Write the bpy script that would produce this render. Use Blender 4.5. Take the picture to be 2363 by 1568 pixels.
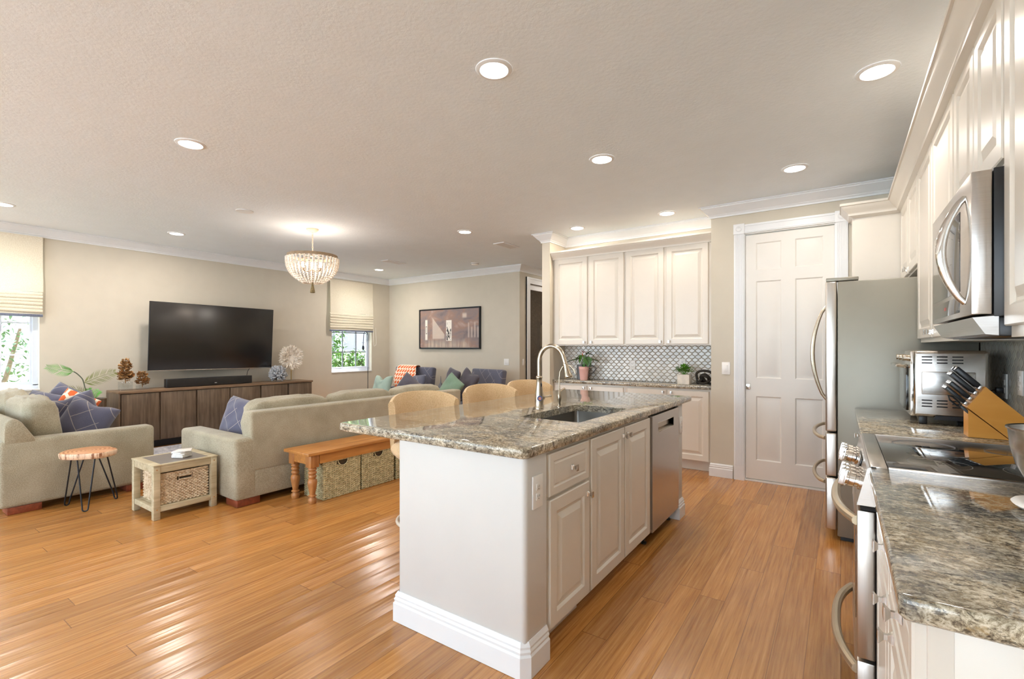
import bpy, bmesh, math, random
from math import sin, cos, pi, radians
from mathutils import Vector, Matrix
from mathutils.geometry import tessellate_polygon

for o in list(bpy.data.objects):
    bpy.data.objects.remove(o)
SC = bpy.context.scene
COL = SC.collection

# ------------------------------------------------------------------ camera, world, sun, exposure
CAM_H = 1.33
cam_data = bpy.data.cameras.new('camera')
cam_data.sensor_width = 36.0
cam_data.lens = 1100.0 / 2363.0 * 36.0
cam_data.shift_y = 19.0 / 2363.0
cam_data.clip_start = 0.02
cam = bpy.data.objects.new('camera', cam_data)
cam.location = (0, 0, CAM_H)
cam.rotation_euler = (radians(90), 0, radians(34.588))
COL.objects.link(cam)
SC.camera = cam

world = bpy.data.worlds.new('sky')
SC.world = world
world.use_nodes = True
wn = world.node_tree.nodes
bg = wn['Background']
bg.inputs['Color'].default_value = (0.76, 0.89, 1.0, 1)
bg.inputs['Strength'].default_value = 5.8

SC.view_settings.view_transform = 'Standard'
SC.view_settings.look = 'None'
SC.view_settings.exposure = 0.5
SC.view_settings.gamma = 1.0
SC.view_settings.use_curve_mapping = False
SC.cycles.max_bounces = 8
SC.cycles.diffuse_bounces = 5
SC.cycles.glossy_bounces = 4
SC.cycles.transmission_bounces = 6
SC.cycles.transparent_max_bounces = 8
SC.cycles.caustics_reflective = False
SC.cycles.caustics_refractive = False
SC.cycles.sample_clamp_indirect = 6.0
SC.cycles.blur_glossy = 1.0

sun_d = bpy.data.lights.new('sun', 'SUN')
sun_d.energy = 26.0
sun_d.angle = radians(2)
sun_d.color = (1.0, 0.96, 0.9)
sun = bpy.data.objects.new('sun', sun_d)
sun.rotation_euler = Vector((0.25, -0.45, -0.85)).to_track_quat('-Z', 'Y').to_euler()
COL.objects.link(sun)

# ------------------------------------------------------------------ materials
def srgb(r, g, b):
    f = lambda c: (c / 255 / 12.92) if c / 255 <= 0.04045 else ((c / 255 + 0.055) / 1.055) ** 2.4
    return (f(r), f(g), f(b), 1.0)

class NT:
    def __init__(s, name):
        s.m = bpy.data.materials.new(name)
        s.m.use_nodes = True
        s.t = s.m.node_tree
        s.p = s.t.nodes['Principled BSDF']
        s._c = None
    def n(s, typ, **kw):
        nd = s.t.nodes.new(typ)
        for k, v in kw.items():
            setattr(nd, k, v)
        return nd
    def l(s, a, b):
        s.t.links.new(a, b)
    def coord(s, scale=(1, 1, 1), rot=(0, 0, 0), world=False, loc=(0, 0, 0)):
        mp = s.n('ShaderNodeMapping')
        mp.inputs['Scale'].default_value = scale
        mp.inputs['Rotation'].default_value = rot
        mp.inputs['Location'].default_value = loc
        if world:
            g = s.n('ShaderNodeNewGeometry')
            s.l(g.outputs['Position'], mp.inputs['Vector'])
        else:
            tc = s.n('ShaderNodeTexCoord')
            s.l(tc.outputs['Object'], mp.inputs['Vector'])
        return mp.outputs['Vector']
    def noise(s, vec, scale, detail=4, rough=0.5, dist=0.0):
        nd = s.n('ShaderNodeTexNoise')
        nd.inputs['Scale'].default_value = scale
        nd.inputs['Detail'].default_value = detail
        nd.inputs['Roughness'].default_value = rough
        nd.inputs['Distortion'].default_value = dist
        s.l(vec, nd.inputs['Vector'])
        return nd.outputs['Fac']
    def ramp(s, fac, stops, interp='LINEAR'):
        r = s.n('ShaderNodeValToRGB')
        r.color_ramp.interpolation = interp
        e = r.color_ramp.elements
        while len(e) < len(stops):
            e.new(0.5)
        for i, (p, c) in enumerate(stops):
            e[i].position = p
            e[i].color = c if len(c) == 4 else (*c, 1)
        s.l(fac, r.inputs['Fac'])
        return r.outputs['Color']
    def mix(s, fac, a, b, mode='MIX'):
        m = s.n('ShaderNodeMix', data_type='RGBA', blend_type=mode)
        for sock, v in ((m.inputs[0], fac), (m.inputs[6], a), (m.inputs[7], b)):
            if hasattr(v, 'links') or hasattr(v, 'is_linked'):
                s.l(v, sock)
            else:
                sock.default_value = v
        return m.outputs[2]
    def math(s, op, a, b=None, c=None):
        m = s.n('ShaderNodeMath', operation=op)
        for i, v in enumerate((a, b, c)):
            if v is None:
                continue
            if isinstance(v, (int, float)):
                m.inputs[i].default_value = v
            else:
                s.l(v, m.inputs[i])
        return m.outputs[0]
    def sep(s, vec):
        x = s.n('ShaderNodeSeparateXYZ')
        s.l(vec, x.inputs[0])
        return x.outputs
    def bump(s, h, strength=0.3, dist=0.01):
        b = s.n('ShaderNodeBump')
        b.inputs['Strength'].default_value = strength
        b.inputs['Distance'].default_value = dist
        s.l(h, b.inputs['Height'])
        s.l(b.outputs['Normal'], s.p.inputs['Normal'])
    def set(s, color=None, rough=None, metal=None, **kw):
        if color is not None:
            if hasattr(color, 'is_linked'):
                s.l(color, s.p.inputs['Base Color'])
            else:
                s.p.inputs['Base Color'].default_value = color
        if rough is not None:
            if hasattr(rough, 'is_linked'):
                s.l(rough, s.p.inputs['Roughness'])
            else:
                s.p.inputs['Roughness'].default_value = rough
        if metal is not None:
            s.p.inputs['Metallic'].default_value = metal
        for k, v in kw.items():
            s.p.inputs[k.replace('_', ' ')].default_value = v
        return s.m

def simple(name, c, rough=0.5, metal=0.0, var=0.06, nscale=6.0, bump=0.0, bscale=200.0, bdist=0.002, **kw):
    t = NT(name)
    v = t.coord()
    f = t.noise(v, nscale, 3)
    lo = tuple(x * (1 - var) for x in c[:3]) + (1,)
    hi = tuple(min(1, x * (1 + var)) for x in c[:3]) + (1,)
    t.set(t.ramp(f, [(0.35, lo), (0.65, hi)]), rough, metal, **kw)
    if bump:
        t.bump(t.noise(v, bscale, 3, 0.6), bump, bdist)
    return t.m

def emissive(name, c, strength):
    t = NT(name)
    t.set(c, 0.5)
    t.p.inputs['Emission Color'].default_value = c
    t.p.inputs['Emission Strength'].default_value = strength
    return t.m

M = {}
M['wall'] = simple('wall_paint', srgb(204, 196, 180), 0.75, var=0.015, bump=0.12, bscale=90, bdist=0.002)
M['ceiling'] = simple('ceiling_paint', srgb(234, 241, 247), 0.85, var=0.01, bump=0.35, bscale=42, bdist=0.006)
M['trim'] = simple('trim_paint', srgb(232, 233, 234), 0.35, var=0.01)
M['island_wall'] = simple('island_paint', srgb(214, 212, 208), 0.5, var=0.01, bump=0.05, bscale=60, bdist=0.001)
M['cabinet'] = simple('cabinet_paint', srgb(222, 215, 204), 0.28, var=0.01)
M['door_paint'] = simple('door_paint', srgb(230, 226, 219), 0.38, var=0.01)
M['plastic_white'] = simple('white_plastic', srgb(240, 238, 234), 0.3, var=0.0)
M['plastic_black'] = simple('black_plastic', srgb(28, 28, 30), 0.35, var=0.1)
M['dark_gap'] = simple('dark_gap', srgb(20, 18, 18), 0.8)
M['pewter'] = simple('brushed_pewter', srgb(206, 202, 196), 0.2, 1.0, var=0.05)
M['chrome'] = simple('polished_chrome', srgb(225, 222, 218), 0.08, 1.0, var=0.02)
M['nickel'] = simple('brushed_nickel', srgb(190, 178, 160), 0.25, 1.0, var=0.04)
M['black_metal'] = simple('black_metal', srgb(42, 44, 48), 0.4, 0.6)
M['gold'] = simple('brass', srgb(190, 155, 90), 0.3, 1.0)
M['black_glass'] = simple('black_glass', srgb(14, 14, 15), 0.04, var=0.0, Coat_Weight=0.5)
M['tv_glass'] = simple('tv_screen_glass', srgb(22, 20, 18), 0.24, var=0.0, Specular_IOR_Level=0.9)
M['handle_tan'] = simple('satin_handle', srgb(200, 184, 158), 0.3, 0.75, var=0.02)

def brushed(name, c, rough=0.28, axis=2, amount=0.10):
    t = NT(name)
    sc = [3, 3, 3]
    sc[axis] = 160
    v = t.coord(tuple(sc))
    f = t.noise(v, 2.0, 3)
    r = t.math('MULTIPLY_ADD', f, amount, rough - amount / 2)
    lo = tuple(x * 0.92 for x in c[:3]) + (1,)
    t.set(t.ramp(f, [(0.3, lo), (0.7, c)]), r, 1.0)
    return t.m
M['steel'] = brushed('stainless_steel', srgb(200, 194, 188), 0.24)
M['steel_h'] = brushed('stainless_steel_vertical_grain', srgb(204, 198, 190), 0.3, 0)
M['sink_steel'] = brushed('sink_steel', srgb(150, 146, 140), 0.32, 1)
M['fridge_side'] = simple('fridge_side_enamel', srgb(146, 142, 130), 0.38, 0.35, var=0.02, bump=0.1, bscale=300, bdist=0.0005)

def floor_mat():
    t = NT('bamboo_floor')
    v = t.coord(world=True)
    x, y, z = t.sep(v)
    W, L = 0.125, 1.85
    col = t.math('DIVIDE', x, W)
    ci = t.math('FLOOR', col)
    cf = t.math('SUBTRACT', col, ci)
    wn = t.n('ShaderNodeTexWhiteNoise', noise_dimensions='1D')
    t.l(ci, wn.inputs['W'])
    off = wn.outputs['Value']
    row = t.math('ADD', t.math('DIVIDE', y, L), off)
    ri = t.math('FLOOR', row)
    rf = t.math('SUBTRACT', row, ri)
    cmb = t.n('ShaderNodeCombineXYZ')
    t.l(ci, cmb.inputs[0]); t.l(ri, cmb.inputs[1])
    wn2 = t.n('ShaderNodeTexWhiteNoise', noise_dimensions='2D')
    t.l(cmb.outputs[0], wn2.inputs['Vector'])
    rnd = wn2.outputs['Value']
    # grain
    gx = t.math('MULTIPLY', x, 70.0)
    gy = t.math('MULTIPLY', y, 2.2)
    gc = t.n('ShaderNodeCombineXYZ')
    t.l(t.math('ADD', gx, t.math('MULTIPLY', rnd, 40.0)), gc.inputs[0]); t.l(t.math('ADD', gy, t.math('MULTIPLY', rnd, 17.0)), gc.inputs[1])
    g1 = t.noise(gc.outputs[0], 1.0, 5, 0.65)
    gc2 = t.n('ShaderNodeCombineXYZ')
    t.l(t.math('MULTIPLY', x, 260.0), gc2.inputs[0]); t.l(t.math('MULTIPLY', y, 14.0), gc2.inputs[1])
    g2 = t.noise(gc2.outputs[0], 1.0, 3, 0.6)
    base = t.ramp(g1, [(0.26, srgb(140, 90, 42)), (0.42, srgb(172, 116, 58)), (0.56, srgb(188, 132, 70)), (0.76, srgb(208, 156, 94))])
    tone = t.ramp(rnd, [(0.0, (0.80, 0.76, 0.72)), (0.5, (1.0, 1.0, 1.0)), (1.0, (1.12, 1.09, 1.04))])
    base = t.mix(1.0, base, tone, 'MULTIPLY')
    fleck = t.ramp(g2, [(0.24, (0.45, 0.38, 0.3)), (0.36, (1, 1, 1))])
    base = t.mix(0.45, base, fleck, 'MULTIPLY')
    ex = t.math('ABSOLUTE', t.math('SUBTRACT', cf, 0.5))
    seam = t.math('GREATER_THAN', ex, 0.489)
    ey = t.math('ABSOLUTE', t.math('SUBTRACT', rf, 0.5))
    seam2 = t.math('GREATER_THAN', ey, 0.4990)
    sm = t.math('MAXIMUM', seam, seam2)
    base = t.mix(t.math('MULTIPLY', sm, 0.7), base, srgb(106, 64, 30))
    rr = t.math('MULTIPLY_ADD', g1, 0.12, 0.16)
    t.set(base, rr, 0.0)
    t.p.inputs['Specular IOR Level'].default_value = 0.8
    gc3 = t.n('ShaderNodeCombineXYZ')
    t.l(t.math('MULTIPLY', x, 26.0), gc3.inputs[0]); t.l(t.math('MULTIPLY', y, 0.7), gc3.inputs[1])
    # cupped boards and their open seams
    cup = t.math('MULTIPLY', t.math('MULTIPLY', ex, ex), 4.0)
    h = t.math('SUBTRACT', t.math('MULTIPLY', cup, 0.75), t.math('MULTIPLY', sm, 1.0))
    h = t.math('ADD', h, t.math('MULTIPLY', t.noise(gc3.outputs[0], 1.0, 2, 0.5), 0.9))
    t.bump(h, 0.5, 0.004)
    return t.m
M['floor'] = floor_mat()

def granite_mat():
    t = NT('granite')
    v = t.coord((1.0, 1.0, 1.0), world=True)
    vs = t.coord((1.0, 1.7, 1.5), rot=(0, 0, 0.35), world=True)
    big = t.noise(vs, 2.6, 4, 0.6, 1.2)
    mid = t.noise(vs, 26, 6, 0.75, 1.2)
    fine = t.noise(v, 110, 4, 0.8, 0.6)
    f = t.math('ADD', t.math('MULTIPLY', mid, 0.58), t.math('MULTIPLY', fine, 0.42))
    c1 = t.ramp(f, [(0.37, srgb(60, 52, 46)), (0.43, srgb(112, 102, 88)), (0.48, srgb(158, 146, 124)), (0.53, srgb(198, 188, 166)), (0.62, srgb(236, 230, 216))])
    c2 = t.ramp(f, [(0.37, srgb(62, 62, 64)), (0.45, srgb(112, 111, 108)), (0.52, srgb(158, 154, 142)), (0.61, srgb(214, 210, 198))])
    k = t.ramp(big, [(0.44, (0, 0, 0)), (0.58, (1, 1, 1))])
    c = t.mix(k, c1, c2)
    gold = t.noise(vs, 30, 4, 0.7, 1.0)
    kg = t.ramp(gold, [(0.58, (0, 0, 0)), (0.68, (1, 1, 1))])
    c = t.mix(t.math('MULTIPLY', kg, 0.38), c, srgb(166, 134, 78))
    sp = t.ramp(t.noise(vs, 55, 3, 0.6, 0.8), [(0.36, (1, 1, 1)), (0.42, (0, 0, 0))])
    c = t.mix(t.math('MULTIPLY', sp, 0.75), c, srgb(56, 50, 44))
    dk = t.ramp(t.noise(vs, 5.5, 4, 0.6, 1.0), [(0.34, (0.66, 0.64, 0.62)), (0.52, (1.05, 1.04, 1.02))])
    c = t.mix(1.0, c, dk, 'MULTIPLY')
    t.set(c, 0.06, 0.0)
    t.p.inputs['Specular IOR Level'].default_value = 0.5
    return t.m
M['granite'] = granite_mat()

def wood(name, dark, light, axis=1, scale=1.0, rough=0.5, knots=0.0, streak=40.0):
    t = NT(name)
    sc = [streak * scale] * 3
    sc[axis] = 2.5 * scale
    v = t.coord(tuple(sc))
    f = t.noise(v, 1.0, 5, 0.6, 0.3)
    v2 = t.coord((4, 4, 4))
    g = t.noise(v2, 1.0, 2)
    f2 = t.math('ADD', t.math('MULTIPLY', f, 0.75), t.math('MULTIPLY', g, 0.25))
    mid = tuple((a + b) / 2 for a, b in zip(dark, light))
    t.set(t.ramp(f2, [(0.32, dark), (0.5, mid), (0.66, light)]), rough)
    t.bump(f, 0.15, 0.002)
    return t.m
M['pine'] = wood('pine_wood', srgb(146, 90, 40), srgb(206, 146, 78), 1, 0.5, 0.38)
M['pine_z'] = wood('pine_wood_turned', srgb(142, 88, 44), srgb(196, 138, 82), 2, 0.5, 0.38)
M['oak'] = wood('weathered_oak', srgb(160, 144, 112), srgb(206, 194, 164), 1, 0.8, 0.6)
M['walnut'] = wood('credenza_wood', srgb(74, 58, 44), srgb(122, 102, 82), 2, 0.9, 0.4)
M['walnut_top'] = wood('credenza_top_wood', srgb(98, 76, 56), srgb(146, 116, 88), 1, 0.7, 0.4)
M['cherry'] = wood('cherry_foot', srgb(100, 44, 26), srgb(140, 70, 44), 0, 0.8, 0.4)
M['beech'] = wood('beech_block', srgb(204, 134, 44), srgb(232, 168, 78), 0, 0.3, 0.4, streak=16)
M['slab_table_top'] = simple('oak_inset', srgb(120, 112, 106), 0.5, var=0.05)

def log_mat():
    t = NT('log_slice')
    v = t.coord()
    x, y, z = t.sep(v)
    w = t.n('ShaderNodeTexWave', wave_type='RINGS', rings_direction='Z')
    w.inputs['Scale'].default_value = 12
    w.inputs['Distortion'].default_value = 3
    w.inputs['Detail'].default_value = 3
    t.l(v, w.inputs['Vector'])
    c = t.ramp(w.outputs['Fac'], [(0.0, srgb(176, 110, 68)), (0.5, srgb(206, 146, 98)), (1.0, srgb(220, 170, 124))])
    b = t.ramp(t.noise(t.coord((30, 30, 3)), 1.0, 4, 0.7), [(0.35, srgb(140, 90, 60)), (0.46, srgb(222, 190, 160)), (0.6, srgb(232, 206, 178)), (0.7, srgb(196, 140, 100))])
    g = t.n('ShaderNodeNewGeometry')
    nx, ny, nz = t.sep(g.outputs['Normal'])
    k = t.math('LESS_THAN', nz, 0.6)
    t.set(t.mix(k, c, b), 0.45)
    return t.m
M['log'] = log_mat()

def fabric(name, c, c2=None, scale=260, rough=0.9, bump=0.4, var=0.12):
    t = NT(name)
    v = t.coord()
    f = t.noise(v, scale, 2, 0.7)
    c2 = c2 or tuple(x * (1 - var * 2) for x in c[:3]) + (1,)
    f2 = t.noise(v, 5, 3)
    f = t.math('ADD', t.math('MULTIPLY', f, 0.7), t.math('MULTIPLY', f2, 0.3))
    t.set(t.ramp(f, [(0.35, c2), (0.62, c)]), rough)
    t.p.inputs['Specular IOR Level'].default_value = 0.2
    t.p.inputs['Sheen Weight'].default_value = 0.25
    t.bump(f, bump, 0.003)
    return t.m
M['sofa'] = fabric('sofa_linen', srgb(176, 168, 147), srgb(134, 126, 105), 170)
M['cushion_blue_plain'] = fabric('blue_grey_velvet', srgb(112, 116, 136), srgb(84, 86, 104))
M['mint'] = fabric('mint_cotton', srgb(180, 200, 188), srgb(152, 176, 164))
M['mint_dark'] = fabric('green_cotton', srgb(142, 168, 146), srgb(116, 144, 122))
M['stool_fabric'] = fabric('tan_linen', srgb(216, 188, 148), srgb(192, 160, 118), 140, var=0.08)
M['stool_shell'] = simple('stool_shell', srgb(206, 196, 180), 0.5)
M['blind'] = fabric('blind_linen', srgb(228, 218, 198), srgb(208, 196, 172), 120, 0.9, 0.2)
M['blind_band'] = fabric('blind_border', srgb(124, 132, 150), srgb(86, 92, 110), 200)
M['grey_cloth'] = fabric('dark_grey_cloth', srgb(98, 94, 102), srgb(70, 66, 76))
M['feather'] = simple('white_feathers', srgb(238, 228, 214), 0.9, var=0.08, nscale=40)
M['coral'] = simple('grey_coral', srgb(166, 168, 172), 0.7, var=0.2, nscale=30)
M['fungi'] = simple('bronze_petals', srgb(176, 134, 86), 0.5, 0.1, var=0.35, nscale=20)
M['leaf'] = simple('leaf_green', srgb(62, 104, 34), 0.35, var=0.35, nscale=14)
M['leaf_bright'] = simple('leaf_bright', srgb(92, 150, 42), 0.5, var=0.3, nscale=30)
M['palm_olive'] = simple('palm_leaf_olive', srgb(128, 134, 78), 0.5, var=0.2, nscale=20)
M['palm_green'] = simple('palm_leaf_green', srgb(120, 190, 96), 0.5, var=0.2, nscale=20)
M['stem'] = simple('grey_stem', srgb(92, 98, 80), 0.6)
M['pink_pot'] = simple('pink_ceramic', srgb(232, 184, 174), 0.5, var=0.03)
M['grey_can'] = simple('grey_enamel', srgb(112, 114, 118), 0.4)
M['soil'] = simple('soil', srgb(60, 44, 32), 0.95, var=0.3)
M['pink_flower'] = simple('pink_petal', srgb(220, 120, 110), 0.4)
M['orange_flower'] = simple('orange_spadix', srgb(200, 110, 50), 0.4)
M['knot'] = simple('black_cast_metal', srgb(46, 40, 34), 0.55, 0.3)
M['rug'] = fabric('blue_rug', srgb(214, 212, 214), srgb(120, 124, 146), 30)
M['coaster'] = simple('coaster_ceramic', srgb(232, 228, 222), 0.4, var=0.08, nscale=60)
M['seagrass'] = simple('seagrass', srgb(196, 176, 128), 0.8, var=0.35, nscale=40)
M['water_hyacinth'] = simple('water_hyacinth', srgb(210, 184, 146), 0.75, var=0.35, nscale=40)
M['distressed'] = simple('distressed_ring', srgb(146, 124, 98), 0.6, var=0.15, nscale=30)
M['canopy_cream'] = simple('cream_enamel', srgb(226, 206, 180), 0.5)
M['tassel'] = simple('brown_tassel', srgb(120, 104, 70), 0.8, var=0.3, nscale=60)
M['outside_wall'] = simple('neighbour_stucco', srgb(142, 134, 144), 0.9, var=0.02)
M['outside_white'] = simple('white_siding', srgb(205, 208, 212), 0.8)
M['bounce_patio'] = simple('bounce_concrete', srgb(222, 222, 220), 0.9, var=0.03)
M['grass'] = simple('lawn', srgb(92, 116, 66), 0.95, var=0.3, nscale=8)
M['hedge_leaf'] = simple('hedge_leaf', srgb(98, 136, 62), 0.6, var=0.35, nscale=6)
M['shrub_leaf'] = simple('shrub_leaf', srgb(104, 128, 98), 0.6, var=0.35, nscale=6)
M['bark'] = simple('pale_bark', srgb(130, 112, 96), 0.9, var=0.2, nscale=20)
M['win_frame'] = simple('window_vinyl', srgb(218, 224, 236), 0.4, var=0.01)
M['brick_dim'] = wood('reclaimed_boards', srgb(96, 78, 60), srgb(150, 124, 98), 1, 0.6, 0.7)
M['downlight_lens'] = emissive('downlight_lens', (1.0, 0.95, 0.88, 1), 14)
M['bulb'] = emissive('bulb_glow', (1.0, 0.88, 0.74, 1), 9)

def glassy(name, tint=(1, 1, 1, 1), refl=0.08, rough=0.0):
    t = NT(name)
    tr = t.n('ShaderNodeBsdfTransparent')
    tr.inputs['Color'].default_value = tint
    gl = t.n('ShaderNodeBsdfGlossy')
    gl.inputs['Roughness'].default_value = rough
    mx = t.n('ShaderNodeMixShader')
    mx.inputs[0].default_value = refl
    t.l(tr.outputs[0], mx.inputs[1]); t.l(gl.outputs[0], mx.inputs[2])
    out = t.t.nodes['Material Output']
    t.l(mx.outputs[0], out.inputs['Surface'])
    return t.m
M['window_glass'] = glassy('window_glass', (0.97, 0.985, 1, 1), 0.05)
M['dark_glass'] = glassy('tinted_glass', (0.8, 0.76, 0.72, 1), 0.12)
M['acrylic'] = glassy('clear_acrylic', (0.93, 0.95, 0.96, 1), 0.14, 0.05)

def bead_mat():
    t = NT('glass_beads')
    t.set(srgb(240, 232, 222), 0.15)
    tl = t.n('ShaderNodeBsdfTranslucent')
    tl.inputs['Color'].default_value = (0.95, 0.90, 0.84, 1)
    mx = t.n('ShaderNodeMixShader')
    mx.inputs[0].default_value = 0.25
    t.l(t.p.outputs[0], mx.inputs[1]); t.l(tl.outputs[0], mx.inputs[2])
    t.l(mx.outputs[0], t.t.nodes['Material Output'].inputs['Surface'])
    return t.m
M['beads'] = bead_mat()

def blind_mat():
    t = NT('blind_linen_translucent')
    v = t.coord()
    f = t.noise(v, 120, 3, 0.6)
    c = t.ramp(f, [(0.3, srgb(214, 202, 180)), (0.7, srgb(234, 226, 208))])
    t.set(c, 0.9)
    tl = t.n('ShaderNodeBsdfTranslucent')
    t.l(c, tl.inputs['Color'])
    mx = t.n('ShaderNodeMixShader')
    mx.inputs[0].default_value = 0.14
    t.l(t.p.outputs[0], mx.inputs[1]); t.l(tl.outputs[0], mx.inputs[2])
    t.l(mx.outputs[0], t.t.nodes['Material Output'].inputs['Surface'])
    return t.m
M['blind'] = blind_mat()

def tile_mat(name, uax, tile_a, tile_b, grout, P=0.070):
    t = NT(name)
    v = t.coord(world=True)
    xyz = t.sep(v)
    u = xyz[uax]; w = xyz[2]
    TAU = 2 * pi
    a = t.math('DIVIDE', t.math('ADD', u, w), P)
    b = t.math('DIVIDE', t.math('SUBTRACT', u, w), P)
    A = 0.055
    f1 = t.math('ADD', a, t.math('MULTIPLY', t.math('SINE', t.math('MULTIPLY', b, TAU)), A))
    f2 = t.math('ADD', b, t.math('MULTIPLY', t.math('SINE', t.math('MULTIPLY', a, TAU)), A))
    d1 = t.math('ABSOLUTE', t.math('SUBTRACT', t.math('FRACT', f1), 0.5))
    d2 = t.math('ABSOLUTE', t.math('SUBTRACT', t.math('FRACT', f2), 0.5))
    d = t.math('MAXIMUM', d1, d2)
    g = t.math('GREATER_THAN', d, 0.415)
    cmb = t.n('ShaderNodeCombineXYZ')
    t.l(t.math('FLOOR', f1), cmb.inputs[0]); t.l(t.math('FLOOR', f2), cmb.inputs[1])
    wn_ = t.n('ShaderNodeTexWhiteNoise', noise_dimensions='2D')
    t.l(cmb.outputs[0], wn_.inputs['Vector'])
    r = wn_.outputs['Value']
    tile = t.ramp(r, [(0.0, tile_a), (1.0, tile_b)])
    t.set(t.mix(g, tile, grout), t.math('MULTIPLY_ADD', g, 0.5, 0.15))
    h = t.ramp(d, [(0.36, (1, 1, 1)), (0.44, (0, 0, 0))])
    t.bump(h, 0.5, 0.004)
    return t.m
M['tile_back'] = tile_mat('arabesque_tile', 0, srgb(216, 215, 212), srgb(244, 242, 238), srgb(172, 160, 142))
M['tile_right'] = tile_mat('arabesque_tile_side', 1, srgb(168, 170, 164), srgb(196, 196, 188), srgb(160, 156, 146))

def lattice_mat(name, base, base2, line, s=9.0, ax=(0, 2), lw=0.03):
    t = NT(name)
    v = t.coord((s, s, s))
    xyz = t.sep(v)
    u, w = xyz[ax[0]], xyz[ax[1]]
    a = t.math('ADD', u, w); b = t.math('SUBTRACT', u, w)
    def band(q):
        return t.math('LESS_THAN', t.math('ABSOLUTE', t.math('SUBTRACT', t.math('FRACT', q), 0.5)), lw)
    la = band(a); lb = band(b)
    # broken lattice: drop one family in alternating stripes
    ca = t.math('GREATER_THAN', t.math('FRACT', t.math('MULTIPLY', b, 0.5)), -1.0)
    cb = t.math('LESS_THAN', t.math('FRACT', t.math('MULTIPLY', t.math('ADD', a, 0.5), 0.5)), 0.6)
    g = t.math('MAXIMUM', t.math('MULTIPLY', la, t.math('MAXIMUM', ca, 0.0)), t.math('MULTIPLY', lb, cb))
    f = t.noise(t.coord(), 200, 2, 0.7)
    c = t.mix(f, base2, base)
    t.set(t.mix(t.math('MULTIPLY', g, 0.7), c, line), 0.9)
    t.p.inputs['Sheen Weight'].default_value = 0.3
    t.bump(f, 0.3, 0.002)
    return t.m
M['lattice'] = lattice_mat('blue_lattice_cloth', srgb(98, 98, 118), srgb(70, 72, 94), srgb(176, 166, 156), 5.0, lw=0.018)
M['lattice_chair'] = lattice_mat('armchair_lattice', srgb(104, 106, 122), srgb(84, 86, 104), srgb(150, 146, 150), 4.5, lw=0.03)

def hex_mat(name, s, ax=(0, 2)):
    t = NT(name)
    v = t.coord((s, s, s))
    xyz = t.sep(v)
    u = xyz[ax[0]]; w = xyz[ax[1]]
    row = t.math('FLOOR', w)
    sh = t.math('MULTIPLY', t.math('MODULO', row, 2.0), 0.5)
    uu = t.math('ABSOLUTE', t.math('SUBTRACT', t.math('FRACT', t.math('ADD', u, sh)), 0.5))
    ww = t.math('ABSOLUTE', t.math('SUBTRACT', t.math('FRACT', w), 0.5))
    d = t.math('MAXIMUM', uu, t.math('ADD', t.math('MULTIPLY', ww, 0.75), t.math('MULTIPLY', uu, 0.5)))
    g = t.math('LESS_THAN', d, 0.36)
    t.set(t.mix(g, srgb(240, 226, 206), srgb(222, 104, 52)), 0.9)
    return t.m
M['hex'] = hex_mat('orange_hexagon_cloth', 15)
M['hex_big'] = hex_mat('orange_hexagon_pillow_cloth', 12)

def basket_mat(name, c1, c2):
    t = NT(name)
    v = t.coord()
    f = t.noise(v, 45, 3, 0.7)
    t.set(t.ramp(f, [(0.3, c1), (0.7, c2)]), 0.75)
    return t.m
M['seagrass'] = basket_mat('seagrass', srgb(150, 138, 96), srgb(232, 222, 180))
M['water_hyacinth'] = basket_mat('water_hyacinth', srgb(170, 140, 100), srgb(244, 230, 204))

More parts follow.
